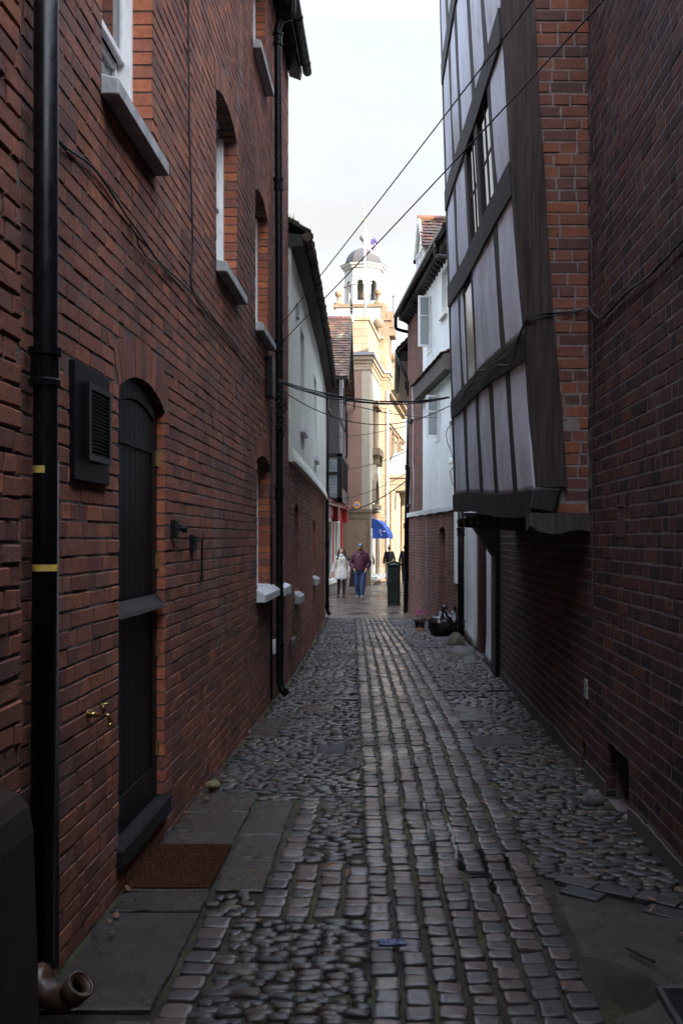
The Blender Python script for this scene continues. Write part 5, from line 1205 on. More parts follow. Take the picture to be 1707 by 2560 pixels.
# water lying in the joints
b = MB()
def pud(cx, cy, rx, ry, sd, dz):
    pts = [(cx+rx*math.cos(2*math.pi*k/28)*(1+.45*noise.noise(Vector((math.cos(2*math.pi*k/28)*1.6,math.sin(2*math.pi*k/28)*1.6,sd)))), cy+ry*math.sin(2*math.pi*k/28)*(1+.45*noise.noise(Vector((math.cos(2*math.pi*k/28)*1.6+5,math.sin(2*math.pi*k/28)*1.6,sd))))) for k in range(28)]
    b.add([(x,y,zg(cy)+dz) for x,y in pts], [tuple(range(28))])
pud(.465,5.14,.06,.06,1,-.014); pud(.30,5.75,.1,.5,2,-.0095); pud(.62,4.95,.14,.12,3,-.010); pud(.27,6.5,.05,.5,6,-.010); pud(.5,5.35,.16,.2,7,-.010)
pd = b.build('puddle_water', WATER, None, recalc=False); tag(pd, 'thin rainwater lying between the setts', 'water', kind='structure')
# paving at the far end
b = MB(); Y = 25.22; row = 0
while Y < 47:
    ln = gr.uniform(.45,.7); x = -3.2+gr.uniform(0,.4)
    while x < 3.2:
        w = gr.uniform(.55,1.0)
        if Y < 28.2 and -.95 < x+w/2 < .0:
            w = .16
            nk = int(ln/.16)
            for k in range(nk): b.box((x+.004,Y+k*ln/nk+.004,zg(Y)-.04),(x+w-.004,Y+(k+1)*ln/nk-.004,zg(Y+ln/2)+gr.uniform(-.004,.004)))
        else:
            z = lambda: zg(Y+ln/2)+gr.uniform(-.003,.003)
            b.hexa([(x+.005,Y+.005,zg(Y)-.05),(x+w-.005,Y+.005,zg(Y)-.05),(x+w-.005,Y+ln-.005,zg(Y)-.05),(x+.005,Y+ln-.005,zg(Y)-.05),(x+.005,Y+.005,z()),(x+w-.005,Y+.005,z()),(x+w-.005,Y+ln-.005,z()),(x+.005,Y+ln-.005,z())])
        x += w
    Y += ln
pv = b.build('pavement', PAVE, None); tag(pv, 'wet stone paving slabs at the far end of the alley', 'pavement', kind='structure')

# =================================================================== SMALL THINGS
b = MB(); mrng = random.Random(3)
x0,x1,y0,y1 = -1.305,-.885,4.88,5.56
b.box((x0,y0,zg(5.2)+.006),(x1,y1,zg(5.2)+.02))
for k in range(9000):
    x = mrng.uniform(x0,x1); y = mrng.uniform(y0,y1); z = zg(5.2)+.019; h = mrng.uniform(.004,.012); dx,dy = mrng.uniform(-.006,.006), mrng.uniform(-.006,.006)
    b.add([(x-.0012,y,z),(x+.0012,y,z),(x+dx,y+dy,z+h)], [(0,1,2)])
mt = b.build('doormat', MAT_COIR, None, recalc=False); tag(mt, 'brown coir doormat lying on the flagstones below the black arched door', 'doormat')
# clay pipe bend
b = MB(); b.tube([(-1.275,3.60,.11),(-1.262,3.575,.06),(-1.222,3.555,.02),(-1.165,3.54,.012),(-1.12,3.525,.035),(-1.095,3.515,.07)], [.046,.048,.049,.047,.043,.041], 18, caps=False)
b.tube([(-1.13,3.53,.028),(-1.086,3.51,.082)], [.047,.052], 18, caps=False); b.tube([(-1.09,3.512,.077),(-1.125,3.527,.034)], [.043,.037], 18, caps=False)
b.loft([[Vector((-1.086,3.51,.082))+Vector((a,bq,c)) for a,bq,c in ring] for ring in []]) if 0 else None
pbd = b.build('drain_pipe', COPPER, None, smooth=True, recalc=False); tag(pbd, 'brown glazed clay pipe bend lying at the foot of the near black downpipe', 'drain pipe')
sm_ = pbd.modifiers.new('wall','SOLIDIFY'); sm_.thickness = .01
# bin bags
def bag(cx, cy, rx, ry, h, sd, label):
    b = MB(); seg, n = 40, 26; rings = []
    for j in range(n+1):
        t = j/n; z = h*t
        if t < .78: r = math.sin(math.pi*(.16+.62*t/.78))**.7
        else: r = .50*(1-(t-.78)/.22)**.8+.09
        ring = []
        for i in range(seg):
            a = 2*math.pi*i/seg; c,s_ = math.cos(a), math.sin(a)
            w = 1+.13*noise.noise(Vector((c*1.8+sd,s_*1.8,t*2.2)))+.07*noise.noise(Vector((c*6+sd,s_*6,t*7)))+(.16*noise.noise(Vector((c*9,s_*9,sd))) if t > .6 else 0)
            ring.append((cx+rx*r*w*c+.05*t, cy+ry*r*w*s_, zg(cy)-.02+z*(1+.1*noise.noise(Vector((c*3,s_*3,sd+t))))))
        rings.append(ring)
    b.loft(rings); b.tube([(cx+.05,cy,zg(cy)+h*.95),(cx+.07,cy-.02,zg(cy)+h*1.08),(cx+.12,cy-.03,zg(cy)+h*1.16)], [.04,.03,.06], 9)
    o = b.build('bin_bag', BAGP, None, smooth=True); tag(o, label, 'bin bag', 'bin bags by the wall')
bag(1.0, 20.05, .27, .25, .5, 3, 'black bin bag standing at the front beside the pink flowers')
bag(1.27, 20.4, .22, .22, .5, 9, 'black bin bag tucked behind against the wall and the pipe')
# flowers
b = MB(); fx, fy = .66, 22.2; z0 = zg(fy)-.03
pot = MB(); pot.rings(fx, fy, [(.09,z0),(.12,z0+.16),(.13,z0+.16),(.13,z0+.19),(.11,z0+.19),(.1,z0+.15)], 14)
potr = pot.build('potted_plant', simple('old_plant_pot', (.09,.05,.035), (.045,.03,.025), 8, .8, .4), None, smooth=False); tag(potr, 'small potted plant with pink flowers by the brick wall', 'potted plant')
lr = random.Random(12)
for k in range(260):
    a = lr.uniform(0,6.28); r = .22*math.sqrt(lr.random()); x = fx+r*math.cos(a); y = fy+r*math.sin(a); z = z0+.16+lr.uniform(0,.2)*(1-r/.3); l = lr.uniform(.03,.06); a2 = lr.uniform(0,6.28)
    d1 = Vector((math.cos(a2),math.sin(a2),lr.uniform(-.3,.6)))*l; d2 = Vector((-math.sin(a2),math.cos(a2),lr.uniform(-.2,.2)))*l*.35; p = Vector((x,y,z))
    b.add([p,p+d1*.5+d2,p+d1,p+d1*.5-d2], [(0,1,2,3)])
b.build('foliage', simple('plant_leaves', (.035,.05,.02), (.02,.03,.012), 20, .6, 0), potr, recalc=False)
for k,(ox,oz) in enumerate(((-.07,.37),(.0,.36),(.05,.36),(-.02,.40))):
    b = MB()
    for q in range(6):
        a = q*1.047; c = Vector((fx+ox,fy-.12,z0+oz)); d1 = Vector((math.cos(a),-.3,math.sin(a)))*.034; d2 = Vector((-math.sin(a),0,math.cos(a)))*.015
        b.add([c,c+d1*.6+d2,c+d1,c+d1*.6-d2],[(0,1,2,3)])
    b.build('flower', simple('pink_petals', (.65,.1,.4), (.5,.07,.3), 20, .6, 0), potr, recalc=False)
# stones by the wall
def rock(name, c, s, mat, label, sd):
    b = MB(); seg, n = 22, 14
    b.loft([[ (c[0]+s[0]*math.sin(a)*math.cos(2*math.pi*k/seg)*(1+.38*noise.noise(Vector((math.cos(2*math.pi*k/seg)+sd,math.sin(2*math.pi*k/seg),math.cos(a))))+.1*noise.noise(Vector((3*math.cos(2*math.pi*k/seg)+sd,3*math.sin(2*math.pi*k/seg),3*math.cos(a))))),
               c[1]+s[1]*math.sin(a)*math.sin(2*math.pi*k/seg)*(1+.25*noise.noise(Vector((math.cos(2*math.pi*k/seg)+sd+4,math.sin(2*math.pi*k/seg),math.cos(a))))),
               c[2]+s[2]*math.cos(a)*(1+.3*noise.noise(Vector((2*math.cos(2*math.pi*k/seg),2*math.sin(2*math.pi*k/seg),sd))))) for k in range(seg)] for a in [math.pi*(j+.1)/(n+.2) for j in range(n+1)]])
    o = b.build(name, mat, None, smooth=True); tag(o, label, 'stone'); return o
rock('boulder', (1.17,18.0,zg(18)+.0), (.17,.24,.2), MOSSY, 'green mossy boulder in front of the bin bags beside the thick downpipe', 2)
rock('flat_stone', (1.24,16.9,zg(17)-.01), (.25,.55,.075), SLABST, 'flat grey stone slab at the foot of the white wall', 5)
rock('loose_stone', (1.33,6.55,zg(6.5)+.03), (.07,.06,.055), SLABST, 'small brown stone lying at the mouth of the wall hole', 8)
rock('loose_stone', (-1.235,6.95,zg(6.9)+.03), (.05,.06,.035), simple('yellow_stone', (.2,.15,.07), (.1,.08,.04), 20, .9, .5), 'small yellowish stone against the wall past the doorstep', 11)
rock('loose_stone', (.62,21.2,zg(21)+.0), (.12,.1,.05), simple('rusty_stone', (.2,.08,.03), (.1,.045,.02), 10, .8, .5), 'rusty orange stone in front of the pink flowers', 14)
# drain cover
b = MB(); b.box((1.02,3.0,zg(3.4)-.03),(1.44,3.74,zg(3.4)-.0)); 
for k in range(8): b.box((1.05+.045*k,3.05,zg(3.4)),(1.075+.045*k,3.7,zg(3.4)+.006))
dc = b.build('drain_cover', BLACKM, None); tag(dc, 'dark square drain cover with a pale metal rim at the bottom right corner', 'drain cover')
b = MB(); z=zg(3.4)
for q in ((1.0,2.98,1.02,3.76),(1.44,2.98,1.455,3.76),(1.02,3.74,1.44,3.76)): b.box((q[0],q[1],z-.03),(q[2],q[3],z+.012))
b.build('rim', simple('galvanised_rim', (.07,.07,.075), (.03,.03,.033), 12, .4, .2), dc)
# litter: blue scrap, stick, leaves
b = MB(); b.grid(lambda u,v: (-.055+.12*u+.01*math.sin(v*5), 4.18+.06*v+.012*noise.noise(Vector((u*4,v*3,1))), zg(4.2)+.006+.012*abs(noise.noise(Vector((u*6,v*6,3))))), 14, 8)
ls = b.build('plastic_scrap', simple('blue_plastic', (.05,.065,.14), (.035,.045,.1), 12, .4, .4), None, recalc=False); tag(ls, 'crumpled scrap of blue plastic on the setts', 'litter'); ls.modifiers.new('t','SOLIDIFY').thickness=.002
b = MB(); b.tube([(.98,4.14,.0+zg(4.1)+.01),(1.02,4.06,zg(4.1)+.014),(1.06,4.0,zg(4.1)+.012)], [.007,.009,.008], 7); st = b.build('stick', OAKB, None, smooth=True); tag(st, 'short dark stick lying on the wet concrete patch', 'stick')
LEAFM = simple('brown_leaf', (.16,.06,.022), (.08,.032,.014), 30, .6, .3)
spots = []
for k in range(150):
    side = lr.random()
    if side < .35: y = lr.uniform(3.6,14); x = -1.28+.12*lr.random()**2
    elif side < .75: y = lr.uniform(4.2,14); x = 1.42-.35*lr.random()**1.5
    else: y = lr.uniform(3.5,12); x = lr.uniform(-.8,1.2)
    spots.append((x,y))
lf_ = MB(); lf_.add([(0,-.03,.004),(.012,-.012,.01),(.014,.01,.008),(0,.032,.016),(-.014,.008,.01),(-.012,-.014,.008)], [(0,1,2,3),(0,3,4,5)])
leaf0 = None
for k,(x,y) in enumerate(spots):
    if leaf0 is None: leaf0 = o = lf_.build('leaf', LEAFM, None, recalc=False)
    else: o = leaf0.copy(); COL.objects.link(o)
    o.location = (x,y,zg(y)+.016); o.rotation_euler = (lr.uniform(-.3,.3),lr.uniform(-.3,.3),lr.uniform(0,6.28)); sc_ = lr.uniform(.5,1.1); o.scale = (sc_,sc_,sc_)
    tag(o, 'fallen brown leaf on the wet stones', 'leaf', 'fallen leaves scattered over the alley')

# =================================================================== LITTER BIN
bx0,bx1,by = -.107,.322,29.7; z0 = zg(by)
b = MB(); b.box((bx0+.03,by,z0),(bx1-.01,by+.42,z0+.06)); b.box((bx0+.02,by+.01,z0+.06),(bx1-.02,by+.41,z0+1.22))
b.box((bx0+.05,by-.004,z0+.12),(bx1-.05,by+.02,z0+1.1))
bn = b.build('litter_bin', GREEN, None, bevel=.008); tag(bn, 'tall dark green cabinet bin with a pitched top on the paving', 'litter bin')
m_ = (bx0+bx1)/2
b = MB(); b.loft([[(bx0-.01,y,z0+1.2),(bx1+.01,y,z0+1.2),(bx1+.01,y,z0+1.25),(m_,y,z0+1.345),(bx0-.01,y,z0+1.25)] for y in (by-.03,by+.45)]); b.build('pitched_lid', GREEN, bn, bevel=.006)
b = MB()
for a,c in (((bx0-.01,z0+1.257),(m_,z0+1.352)),((m_,z0+1.352),(bx1+.01,z0+1.257))): b.bar((a[0],by-.028,a[1]),(c[0],by-.028,c[1]),.012,.014,(0,1,0))
b.build('trim', GOLD, bn)
b = MB()
for r,(n_,zz) in enumerate(((3,1.225),(2,1.25),(1,1.275))):
    for k in range(n_): xk = m_+(k-(n_-1)/2)*.09; b.box((xk-.025,by-.034,z0+zz),(xk+.025,by-.03,z0+zz+.008))
b.build('pattern', WHITE, bn)
b = MB(); b.box((bx0-.0,by-.05,z0+.62),(bx0+.15,by+.0,z0+.76)); b.build('lock_box', GREEN, bn, bevel=.008)
# folded sandwich board behind the couple
b = MB(); y=40.6; b.hexa([(-1.72,y,-.34),(-1.36,y,-.34),(-1.36,y+.04,-.34),(-1.72,y+.04,-.34),(-1.66,y+.22,.5),(-1.3,y+.22,.5),(-1.3,y+.26,.5),(-1.66,y+.26,.5)]); b.hexa([(-1.72,y+.55,-.34),(-1.36,y+.55,-.34),(-1.36,y+.59,-.34),(-1.72,y+.59,-.34),(-1.66,y+.27,.5),(-1.3,y+.27,.5),(-1.3,y+.31,.5),(-1.66,y+.31,.5)])
sbd = b.build('sandwich_board', BLACKW, None); tag(sbd, 'black folding sandwich board standing behind the walking couple', 'sandwich board')
b = MB(); b.hexa([(-1.74,y-.01,-.34),(-1.69,y-.01,-.34),(-1.69,y+.05,-.34),(-1.74,y+.05,-.34),(-1.68,y+.21,.52),(-1.63,y+.21,.52),(-1.63,y+.27,.52),(-1.68,y+.27,.52)]); b.build('frame_leg', GREYSILL, sbd)

# =================================================================== PEOPLE
SKIN = simple('skin', (.5,.29,.2), (.44,.25,.17), 4, .55, 0)
def skin_mesh(pts, edges, root=0, sub=2):
    me = bpy.data.meshes.new('tmp'); me.from_pydata([p[:3] for p in pts], edges, []); o = bpy.data.objects.new('tmp', me); COL.objects.link(o)
    sk = o.modifiers.new('s','SKIN'); sk.use_smooth_shade = True
    d = me.skin_vertices[0].data
    for i, p in enumerate(pts):
        r = p[3]; d[i].radius = (r, r) if not isinstance(r, tuple) else r
    d[root].use_root = True
    ss = o.modifiers.new('u','SUBSURF'); ss.levels = sub; ss.render_levels = sub
    dg = bpy.context.evaluated_depsgraph_get(); m2 = bpy.data.meshes.new_from_object(o.evaluated_get(dg))
    vs = [tuple(v.co) for v in m2.vertices]; fs = [tuple(p.vertices) for p in m2.polygons]
    bpy.data.objects.remove(o); bpy.data.meshes.remove(me); bpy.data.meshes.remove(m2)
    return vs, fs
class Fig:
    def __init__(s, x, y, h, face): s.x, s.y, s.k, s.c, s.s_ = x, y, h/1.75, math.cos(face), math.sin(face); s.z = zg(y)+.003
    def t(s, p): x, y, z = p[0]*s.k, p[1]*s.k, p[2]*s.k; return (s.x+x*s.c-y*s.s_, s.y+x*s.s_+y*s.c, s.z+z)
    def obj(s, name, vs, fs, mat, parent): b = MB(); b.add([s.t(v) for v in vs], fs); return b.build(name, mat, parent, smooth=True)
    def mb(s, name, b, mat, parent, smooth=True):
        q = MB(); q.v = [s.t(v) for v in b.v]; q.f = b.f; q.m = b.m; return q.build(name, mat, parent, smooth=smooth)
def ell(cx, cy, z, rx, ry, seg=20, dent=0): return [(cx+rx*math.cos(2*math.pi*k/seg), cy+ry*math.sin(2*math.pi*k/seg), z) for k in range(seg)]
def body(fig, label, arms, legs, chest=.115, hair_back=False):
    P, E = [], []
    def ad(p, j=None):
        P.append(p)
        if j is not None: E.append((j, len(P)-1))
        return len(P)-1
    pel = ad((0,0,.95,(.13,.1))); sp_ = ad((0,.005,1.12,(.115,.085)), pel); ch = ad((0,.01,1.3,(.13,.1)), sp_); nb = ad((0,.02,1.46,.062), ch); nk = ad((0,.005,1.53,.052), nb)
    jw = ad((0,-.022,1.585,(.056,.062)), nk); md = ad((0,-.018,1.645,(.072,.085)), jw); tp_ = ad((0,-.006,1.705,(.068,.078)), md); ad((0,.0,1.742,.04), tp_)
    ns = ad((0,-.108,1.632,.013), md)
    for sx in (-1,1): ad((sx*.082,.0,1.64,.016), md)
    for sx, (el, wr) in zip((-1,1), arms):
        sh = ad((sx*.17,.02,1.41,.052), ch); e_ = ad((*el,.04), sh); w = ad((*wr,.026), e_)
        dv = (Vector(wr)-Vector(el)).normalized(); si = Vector((0,-1,0)).cross(dv).normalized(); fw = dv.cross(si)
        pm = ad((*(Vector(wr)+dv*.055),(.034,.02)), w)
        for q, (off, ln, r) in enumerate(((-.03,.075,.0085),(-.01,.088,.009),(.01,.082,.0088),(.03,.062,.0078))):
            k0 = Vector(wr)+dv*.09+fw*off; a = ad((*k0,r), pm); k1 = k0+dv*ln*.5+si*.006*sx; a2 = ad((*k1,r*.95), a); ad((*(k1+dv*ln*.42+si*.016*sx),r*.8), a2)
        t0 = Vector(wr)+dv*.03-fw*.038; a = ad((*t0,.0095), w); ad((*(t0+dv*.04-fw*.018),.0085), a)
    for sx, (kn, an, to_) in zip((-1,1), legs):
        hp = ad((sx*.09,0,.88,.082), pel); k_ = ad((*kn,.056), hp); cf_ = ad((*(Vector(kn)*.6+Vector(an)*.4),.052), k_); a_ = ad((*an,.037), cf_); ad((*to_,.032), a_)
    vs, fs = skin_mesh(P, E)
    o = fig.obj('person', vs, fs, SKIN, None); tag(o, label, 'person')
    return o
def shoes(fig, par, legs, mat):
    for kn, an, to_ in legs:
        b = MB(); h = Vector(an); d = (Vector(to_)-h); d.z = 0; d.normalize(); sd = Vector((-d.y,d.x,0)); z0 = to_[2]-.035; rings = []
        for (t, w, hh) in ((-.09,.035,.08),(-.055,.05,.12),(.0,.052,.125),(.06,.054,.11),(.12,.056,.1),(.17,.05,.085),(.205,.03,.05)):
            c = h+d*t; rings.append([tuple(Vector((c.x,c.y,z0))+sd*w*math.cos(a)+Vector((0,0,max(0,hh*(.5+.5*math.sin(a)))))) for a in [2*math.pi*k/12 for k in range(12)]])
        b.loft(rings); fig.mb('shoe', b, mat, par)
def trousers(fig, par, legs, mat, w=1.0, top=1.02, flare=1.0):
    b = MB()
    b.loft([ell(0,.0,top,.165*w,.115*w),ell(0,.0,.95,.175*w,.125*w),ell(0,.0,.86,.178*w,.125*w),ell(0,0,.8,.15*w,.1*w)])
    for sx,(kn,an,to_) in zip((-1,1),legs):
        hp = Vector((sx*.088,0,.88)); pts = [hp, hp.lerp(Vector(kn),.5), Vector(kn), Vector(kn).lerp(Vector(an),.5), Vector(an)+Vector((0,0,.0))]
        dense = wav(pts, 24); n_ = len(dense); rs = []
        for i in range(n_):
            t = i/(n_-1); r = (.098-.033*t)*w if flare == 1 else (.09-.046*t)*w; rs.append(r*(1+.05*math.sin(i*2.3+sx)*(t > .35)))
        b.tube(dense, rs, 14)
    return fig.mb('trousers', b, mat, par)
def sleeves(b, arms, r0=.07, r1=.045, end=1.0):
    for sx,(el,wr) in zip((-1,1),arms):
        sh = Vector((sx*.165,.02,1.415)); pts = [Vector((sx*.1,.02,1.43)), sh, sh.lerp(Vector(el),.5), Vector(el), Vector(el).lerp(Vector(wr),.5), Vector(el).lerp(Vector(wr),end)]
        dn = wav(pts, 30); n_ = len(dn); b.tube(dn, [(r0+(r1-r0)*i/(n_-1))*(1+.06*math.sin(i*1.9)) for i in range(n_)], 14)
def face(fig, par, lips=True, beard=None):
    for sx in (-1,1):
        b = MB(); b.sphere((sx*.03,-.088,1.652), .011, 8, 6); fig.mb('eye', b, BLACKM, par)
        b = MB(); b.bar((sx*.015,-.094,1.672),(sx*.045,-.088,1.674),.006,.008); fig.mb('eyebrow', b, OAKB, par, smooth=False)
    b = MB(); b.sphere((0,-.083,1.592), .02, 10, 6, sc=(1,.5,.3)); fig.mb('mouth', b, simple('lips', (.42,.16,.13), (.38,.14,.12), 4, .5, 0), par)
# ---- woman in a pale coat
legsW = [((-.095,.01,.50),(-.11,.04,.085),(-.115,-.09,.04)), ((.09,-.09,.5),(.085,-.08,.1),(.09,-.2,.045))]
armsW = [((-.27,.03,1.13),(-.33,-.05,.88)), ((.265,.05,1.13),(.285,-.03,.88))]
Wf = Fig(-1.62, 33.2, 1.66, 0)
W_ = body(Wf, 'woman in a long pale coat and black leggings with long brown hair, walking', armsW, legsW)
face(Wf, W_); shoes(Wf, W_, legsW, BLACKM); trousers(Wf, W_, legsW, simple('black_leggings', (.012,.011,.013), None, 5, .8, 0), .9, flare=0)
coatm = simple('cream_coat', (.6,.55,.48), (.5,.45,.39), 9, .75, .3, .01, 14)
b = MB(); b.loft([ell(0,.01,1.2,.15,.115),ell(0,0,1.0,.18,.14),ell(0,0,.85,.21,.165),ell(.01,0,.70,.225,.18),ell(.02,.0,.66,.22,.175)]); Wf.mb('dress', b, simple('grey_white_dress', (.55,.55,.58), (.46,.46,.5), 7, .8, .2), W_)
b = MB(); prof = [(1.475,.07,.06),(1.45,.125,.085),(1.41,.185,.11),(1.32,.19,.13),(1.2,.175,.13),(1.09,.172,.13),(1.0,.195,.15),(.9,.222,.17),(.78,.245,.185),(.68,.262,.195)]
def coat(u, v):
    f = v*(len(prof)-1); i = min(int(f), len(prof)-2); t = f-i; z,rx,ry = [prof[i][k]+(prof[i+1][k]-prof[i][k])*t for k in range(3)]
    gap = .1 + max(0,(1.05-z))*1.35; a = -math.pi/2+gap/2*1.0 + (2*math.pi-gap)*u
    w = 1+.025*math.sin(a*9+z*4)*(1 if z < 1.05 else .3)
    return (rx*w*math.cos(a), ry*w*math.sin(a)+.005, z)
b.grid(coat, 44, 26); cm = Wf.mb('coat', b, coatm, W_); cm.modifiers.new('t','SOLIDIFY').thickness = .012
b = MB(); sleeves(b, armsW, .068, .052, .93); 
b.tube([(-.09,-.03,1.46),(-.03,-.115,1.37),(.0,-.128,1.3)], [.022,.026,.012], 8); b.tube([(.09,-.03,1.46),(.04,-.115,1.37),(.0,-.128,1.3)], [.022,.026,.012], 8); Wf.mb('sleeves', b, coatm, W_)
b = MB(); b.loft([ell(0,0,1.45,.085,.08),ell(0,-.005,1.49,.082,.08),ell(0,-.005,1.53,.068,.07),ell(0,-.005,1.565,.062,.066)]); Wf.mb('scarf', b, simple('white_scarf', (.65,.64,.66), (.5,.49,.52), 20, .9, .4), W_)
b = MB(); b.loft([ell(0,.03,1.55,.05,.05),ell(0,.025,1.6,.086,.08),ell(0,.022,1.66,.092,.09),ell(0,.018,1.72,.082,.085),ell(0,.012,1.755,.055,.058),ell(0,.012,1.768,.015,.015)])
for sx in (-1,1):
    for q in range(5):
        x = sx*(.06+.012*q); b.tube(wav([(x,-.035+.02*q,1.73-.01*q),(sx*(.085+.004*q),-.035+.024*q,1.64),(sx*(.1+.01*q),-.04+.025*q,1.54),(sx*(.115+.016*q)+(.05 if sx > 0 else -.0),-.07+.03*q,1.44),(sx*(.12+.02*q)+(.10 if sx > 0 else -.03),-.085+.03*q,1.36)], 14), [.026]*5+[.03]*6+[.024,.018,.008][:3] if 0 else .024, 8)
Wf.mb('hair', b, simple('brown_hair', (.05,.028,.02), (.03,.017,.013), 30, .6, .3, .004, 60, stretch=(4,4,.5)), W_)
# ---- man in maroon jacket
legsM = [((-.1,.0,.5),(-.075,.13,.11),(-.09,.03,.045)), ((.095,-.11,.5),(.06,-.16,.1),(.075,-.29,.05))]
armsM = [((-.3,.05,1.13),(-.205,-.1,.97)), ((.3,.05,1.13),(.205,-.1,.97))]
Mf = Fig(-.99, 33.0, 1.79, 0)
M_ = body(Mf, 'bearded man in maroon jacket, blue jeans and grey cap walking with hands in pockets', armsM, legsM)
face(Mf, M_); shoes(Mf, M_, legsM, simple('black_trainers', (.02,.02,.022), (.2,.2,.2), 14, .6, 0))
trousers(Mf, M_, legsM, simple('blue_jeans', (.03,.055,.13), (.018,.033,.085), 8, .85, .4, .006, 40), 1.05)
jm = simple('maroon_jacket', (.07,.014,.028), (.045,.009,.018), 6, .6, .5, .015, 14)
b = MB(); b.loft([ell(0,.01,1.5,.075,.07),ell(0,.012,1.465,.14,.095),ell(0,.014,1.42,.2,.125),ell(0,.012,1.3,.215,.15),ell(0,.0,1.15,.212,.158),ell(0,-.005,1.02,.208,.16),ell(0,-.005,.93,.2,.155),ell(0,-.005,.905,.19,.148)]); sleeves(b, armsM, .088, .062, .97); Mf.mb('jacket', b, jm, M_)
b = MB(); b.tube([(.0,-.085,1.44),(-.085,-.05,1.5),(-.105,.03,1.54),(-.06,.1,1.55),(.06,.1,1.55),(.105,.03,1.54),(.085,-.05,1.5),(.0,-.085,1.44)], .036, 10); Mf.mb('hood', b, jm, M_)
b = MB(); b.tube([(-.05,-.09,1.47),(-.03,-.115,1.42),(-.01,-.14,1.38)], [.02,.022,.01], 8); Mf.mb('collar_lining', b, simple('grey_lining', (.16,.17,.2), None, 5, .8, 0), M_)
b = MB(); b.sphere((0,-.045,1.588), .062, 14, 8, sc=(1,.85,.72)); b.sphere((0,.02,1.655),.083,14,8,sc=(.98,1,1)); Mf.mb('beard', b, simple('dark_beard', (.045,.025,.017), (.03,.016,.012), 40, .9, .4), M_)
b = MB(); b.loft([ell(0,.0,1.685,.09,.105),ell(0,.0,1.72,.09,.103),ell(0,.005,1.76,.078,.088),ell(0,.008,1.785,.045,.05),ell(0,.008,1.79,.01,.01)]); b.loft([[(.075*math.cos(a),-.07-.1*max(0,-math.sin(a))*1.0,1.69+z-.012*max(0,-math.sin(a))) for a in [math.pi+math.pi*k/12 for k in range(13)]] for z in (0,.008)])
Mf.mb('cap', b, simple('grey_cap', (.13,.15,.18), (.09,.1,.125), 8, .8, .3), M_)
b = MB(); b.sphere((0,-.096,1.725),.02,8,6,sc=(1,.3,.9)); Mf.mb('cap_badge', b, WHITE, M_)
# ---- person seen from behind with a bun
legsB = [((-.09,0,.5),(-.09,.05,.09),(-.09,-.06,.04)), ((.09,-.06,.5),(.09,-.02,.09),(.09,-.14,.04))]
armsB = [((-.25,.04,1.13),(-.27,-.04,.9)), ((.25,.04,1.13),(.27,-.04,.9))]
def backview(x, y, h, label, hair, bun):
    f = Fig(x, y, h, math.pi); p = body(f, label, armsB, legsB); face(f, p); shoes(f, p, legsB, BLACKM)
    trousers(f, p, legsB, simple('pale_jeans', (.55,.56,.6), (.42,.43,.47), 6, .85, .3) if bun else BLACKW, 1.0)
    b = MB(); b.loft([ell(0,.01,1.485,.075,.068),ell(0,.012,1.455,.13,.09),ell(0,.014,1.41,.19,.115),ell(0,.012,1.3,.195,.135),ell(0,.0,1.12,.18,.135),ell(0,0,1.0,.185,.14),ell(0,0,.93,.18,.135)]); sleeves(b, armsB, .075, .05, .97)
    f.mb('jumper', b, simple('black_jumper', (.012,.012,.014), (.008,.008,.01), 8, .9, .4), p)
    b = MB(); b.loft([ell(0,.035,1.545,.045,.045),ell(0,.03,1.6,.083,.075),ell(0,.022,1.66,.09,.09),ell(0,.018,1.72,.08,.083),ell(0,.012,1.757,.045,.05),ell(0,.012,1.765,.01,.01)])
    if bun: b.sphere((0,.04,1.8),.045,12,8)
    f.mb('hair', b, hair, p)
backview(-.04, 45.5, 1.62, 'person in a black jumper and pale jeans walking away with hair in a bun', simple('auburn_hair', (.16,.06,.025), (.1,.035,.016), 30, .6, .3, .004, 60), True)
backview(.665, 44.0, 1.66, 'person in black clothes mostly hidden behind the tall downpipe on the right', simple('dark_hair', (.02,.015,.012), None, 30, .6, 0), False)

# =================================================================== CABLES
CAB = simple('black_cable', (.012,.012,.014), None, 5, .5, 0)
def cable(pts, r, label, n=40, sag=0, amp=0, seed=0, mat=None, group=None, name='cable', extra=()):
    mb = MB(); mb.tube(wav(pts, n, sag, amp, seed), r, 6)
    for e in extra: mb.tube(wav(e, n, 0, amp, seed+3), r*.7, 5)
    o = mb.build(name, mat or CAB, None, smooth=True); tag(o, label, 'cable', group); return o
cable([(1.46,5.0,5.34),(-1.255,11.12,3.99)], .0055, 'upper overhead cable slanting from top right across the sky to the left downpipe', sag=.03, name='overhead_cable')
cable([(1.46,5.0,4.78),(-1.255,11.12,3.80)], .0055, 'lower overhead cable slanting from top right across the sky to the left downpipe', sag=.03, name='overhead_cable')
LA = Vector((-1.215,10.75,3.36)); RA = Vector(JP(11.6,3.30,.07))
mb = MB()
for k,(dz,sg,r) in enumerate(((.01,.13,.006),(-.01,.15,.007),(.0,.142,.006),(.01,.135,.005))):
    mb.tube(wav([LA+Vector((0,0,dz)),RA+Vector((0,0,dz*.5))], 40, sg, .008, k+1), r, 6)
cb = mb.build('cable_bundle', CAB, None, smooth=True); tag(cb, 'thick bundle of black cables sagging across the alley at mid height', 'cable')
cable([LA+Vector((0,.2,-.06)),RA+Vector((0,0,-.1))], .006, 'single thin cable sagging below the thick bundle', sag=.30, name='cable')
cable([LA+Vector((0,.3,.02)),(.9,18.9,3.95)], .006, 'thin straight cable running above the thick bundle toward the white house', sag=.1, name='cable')
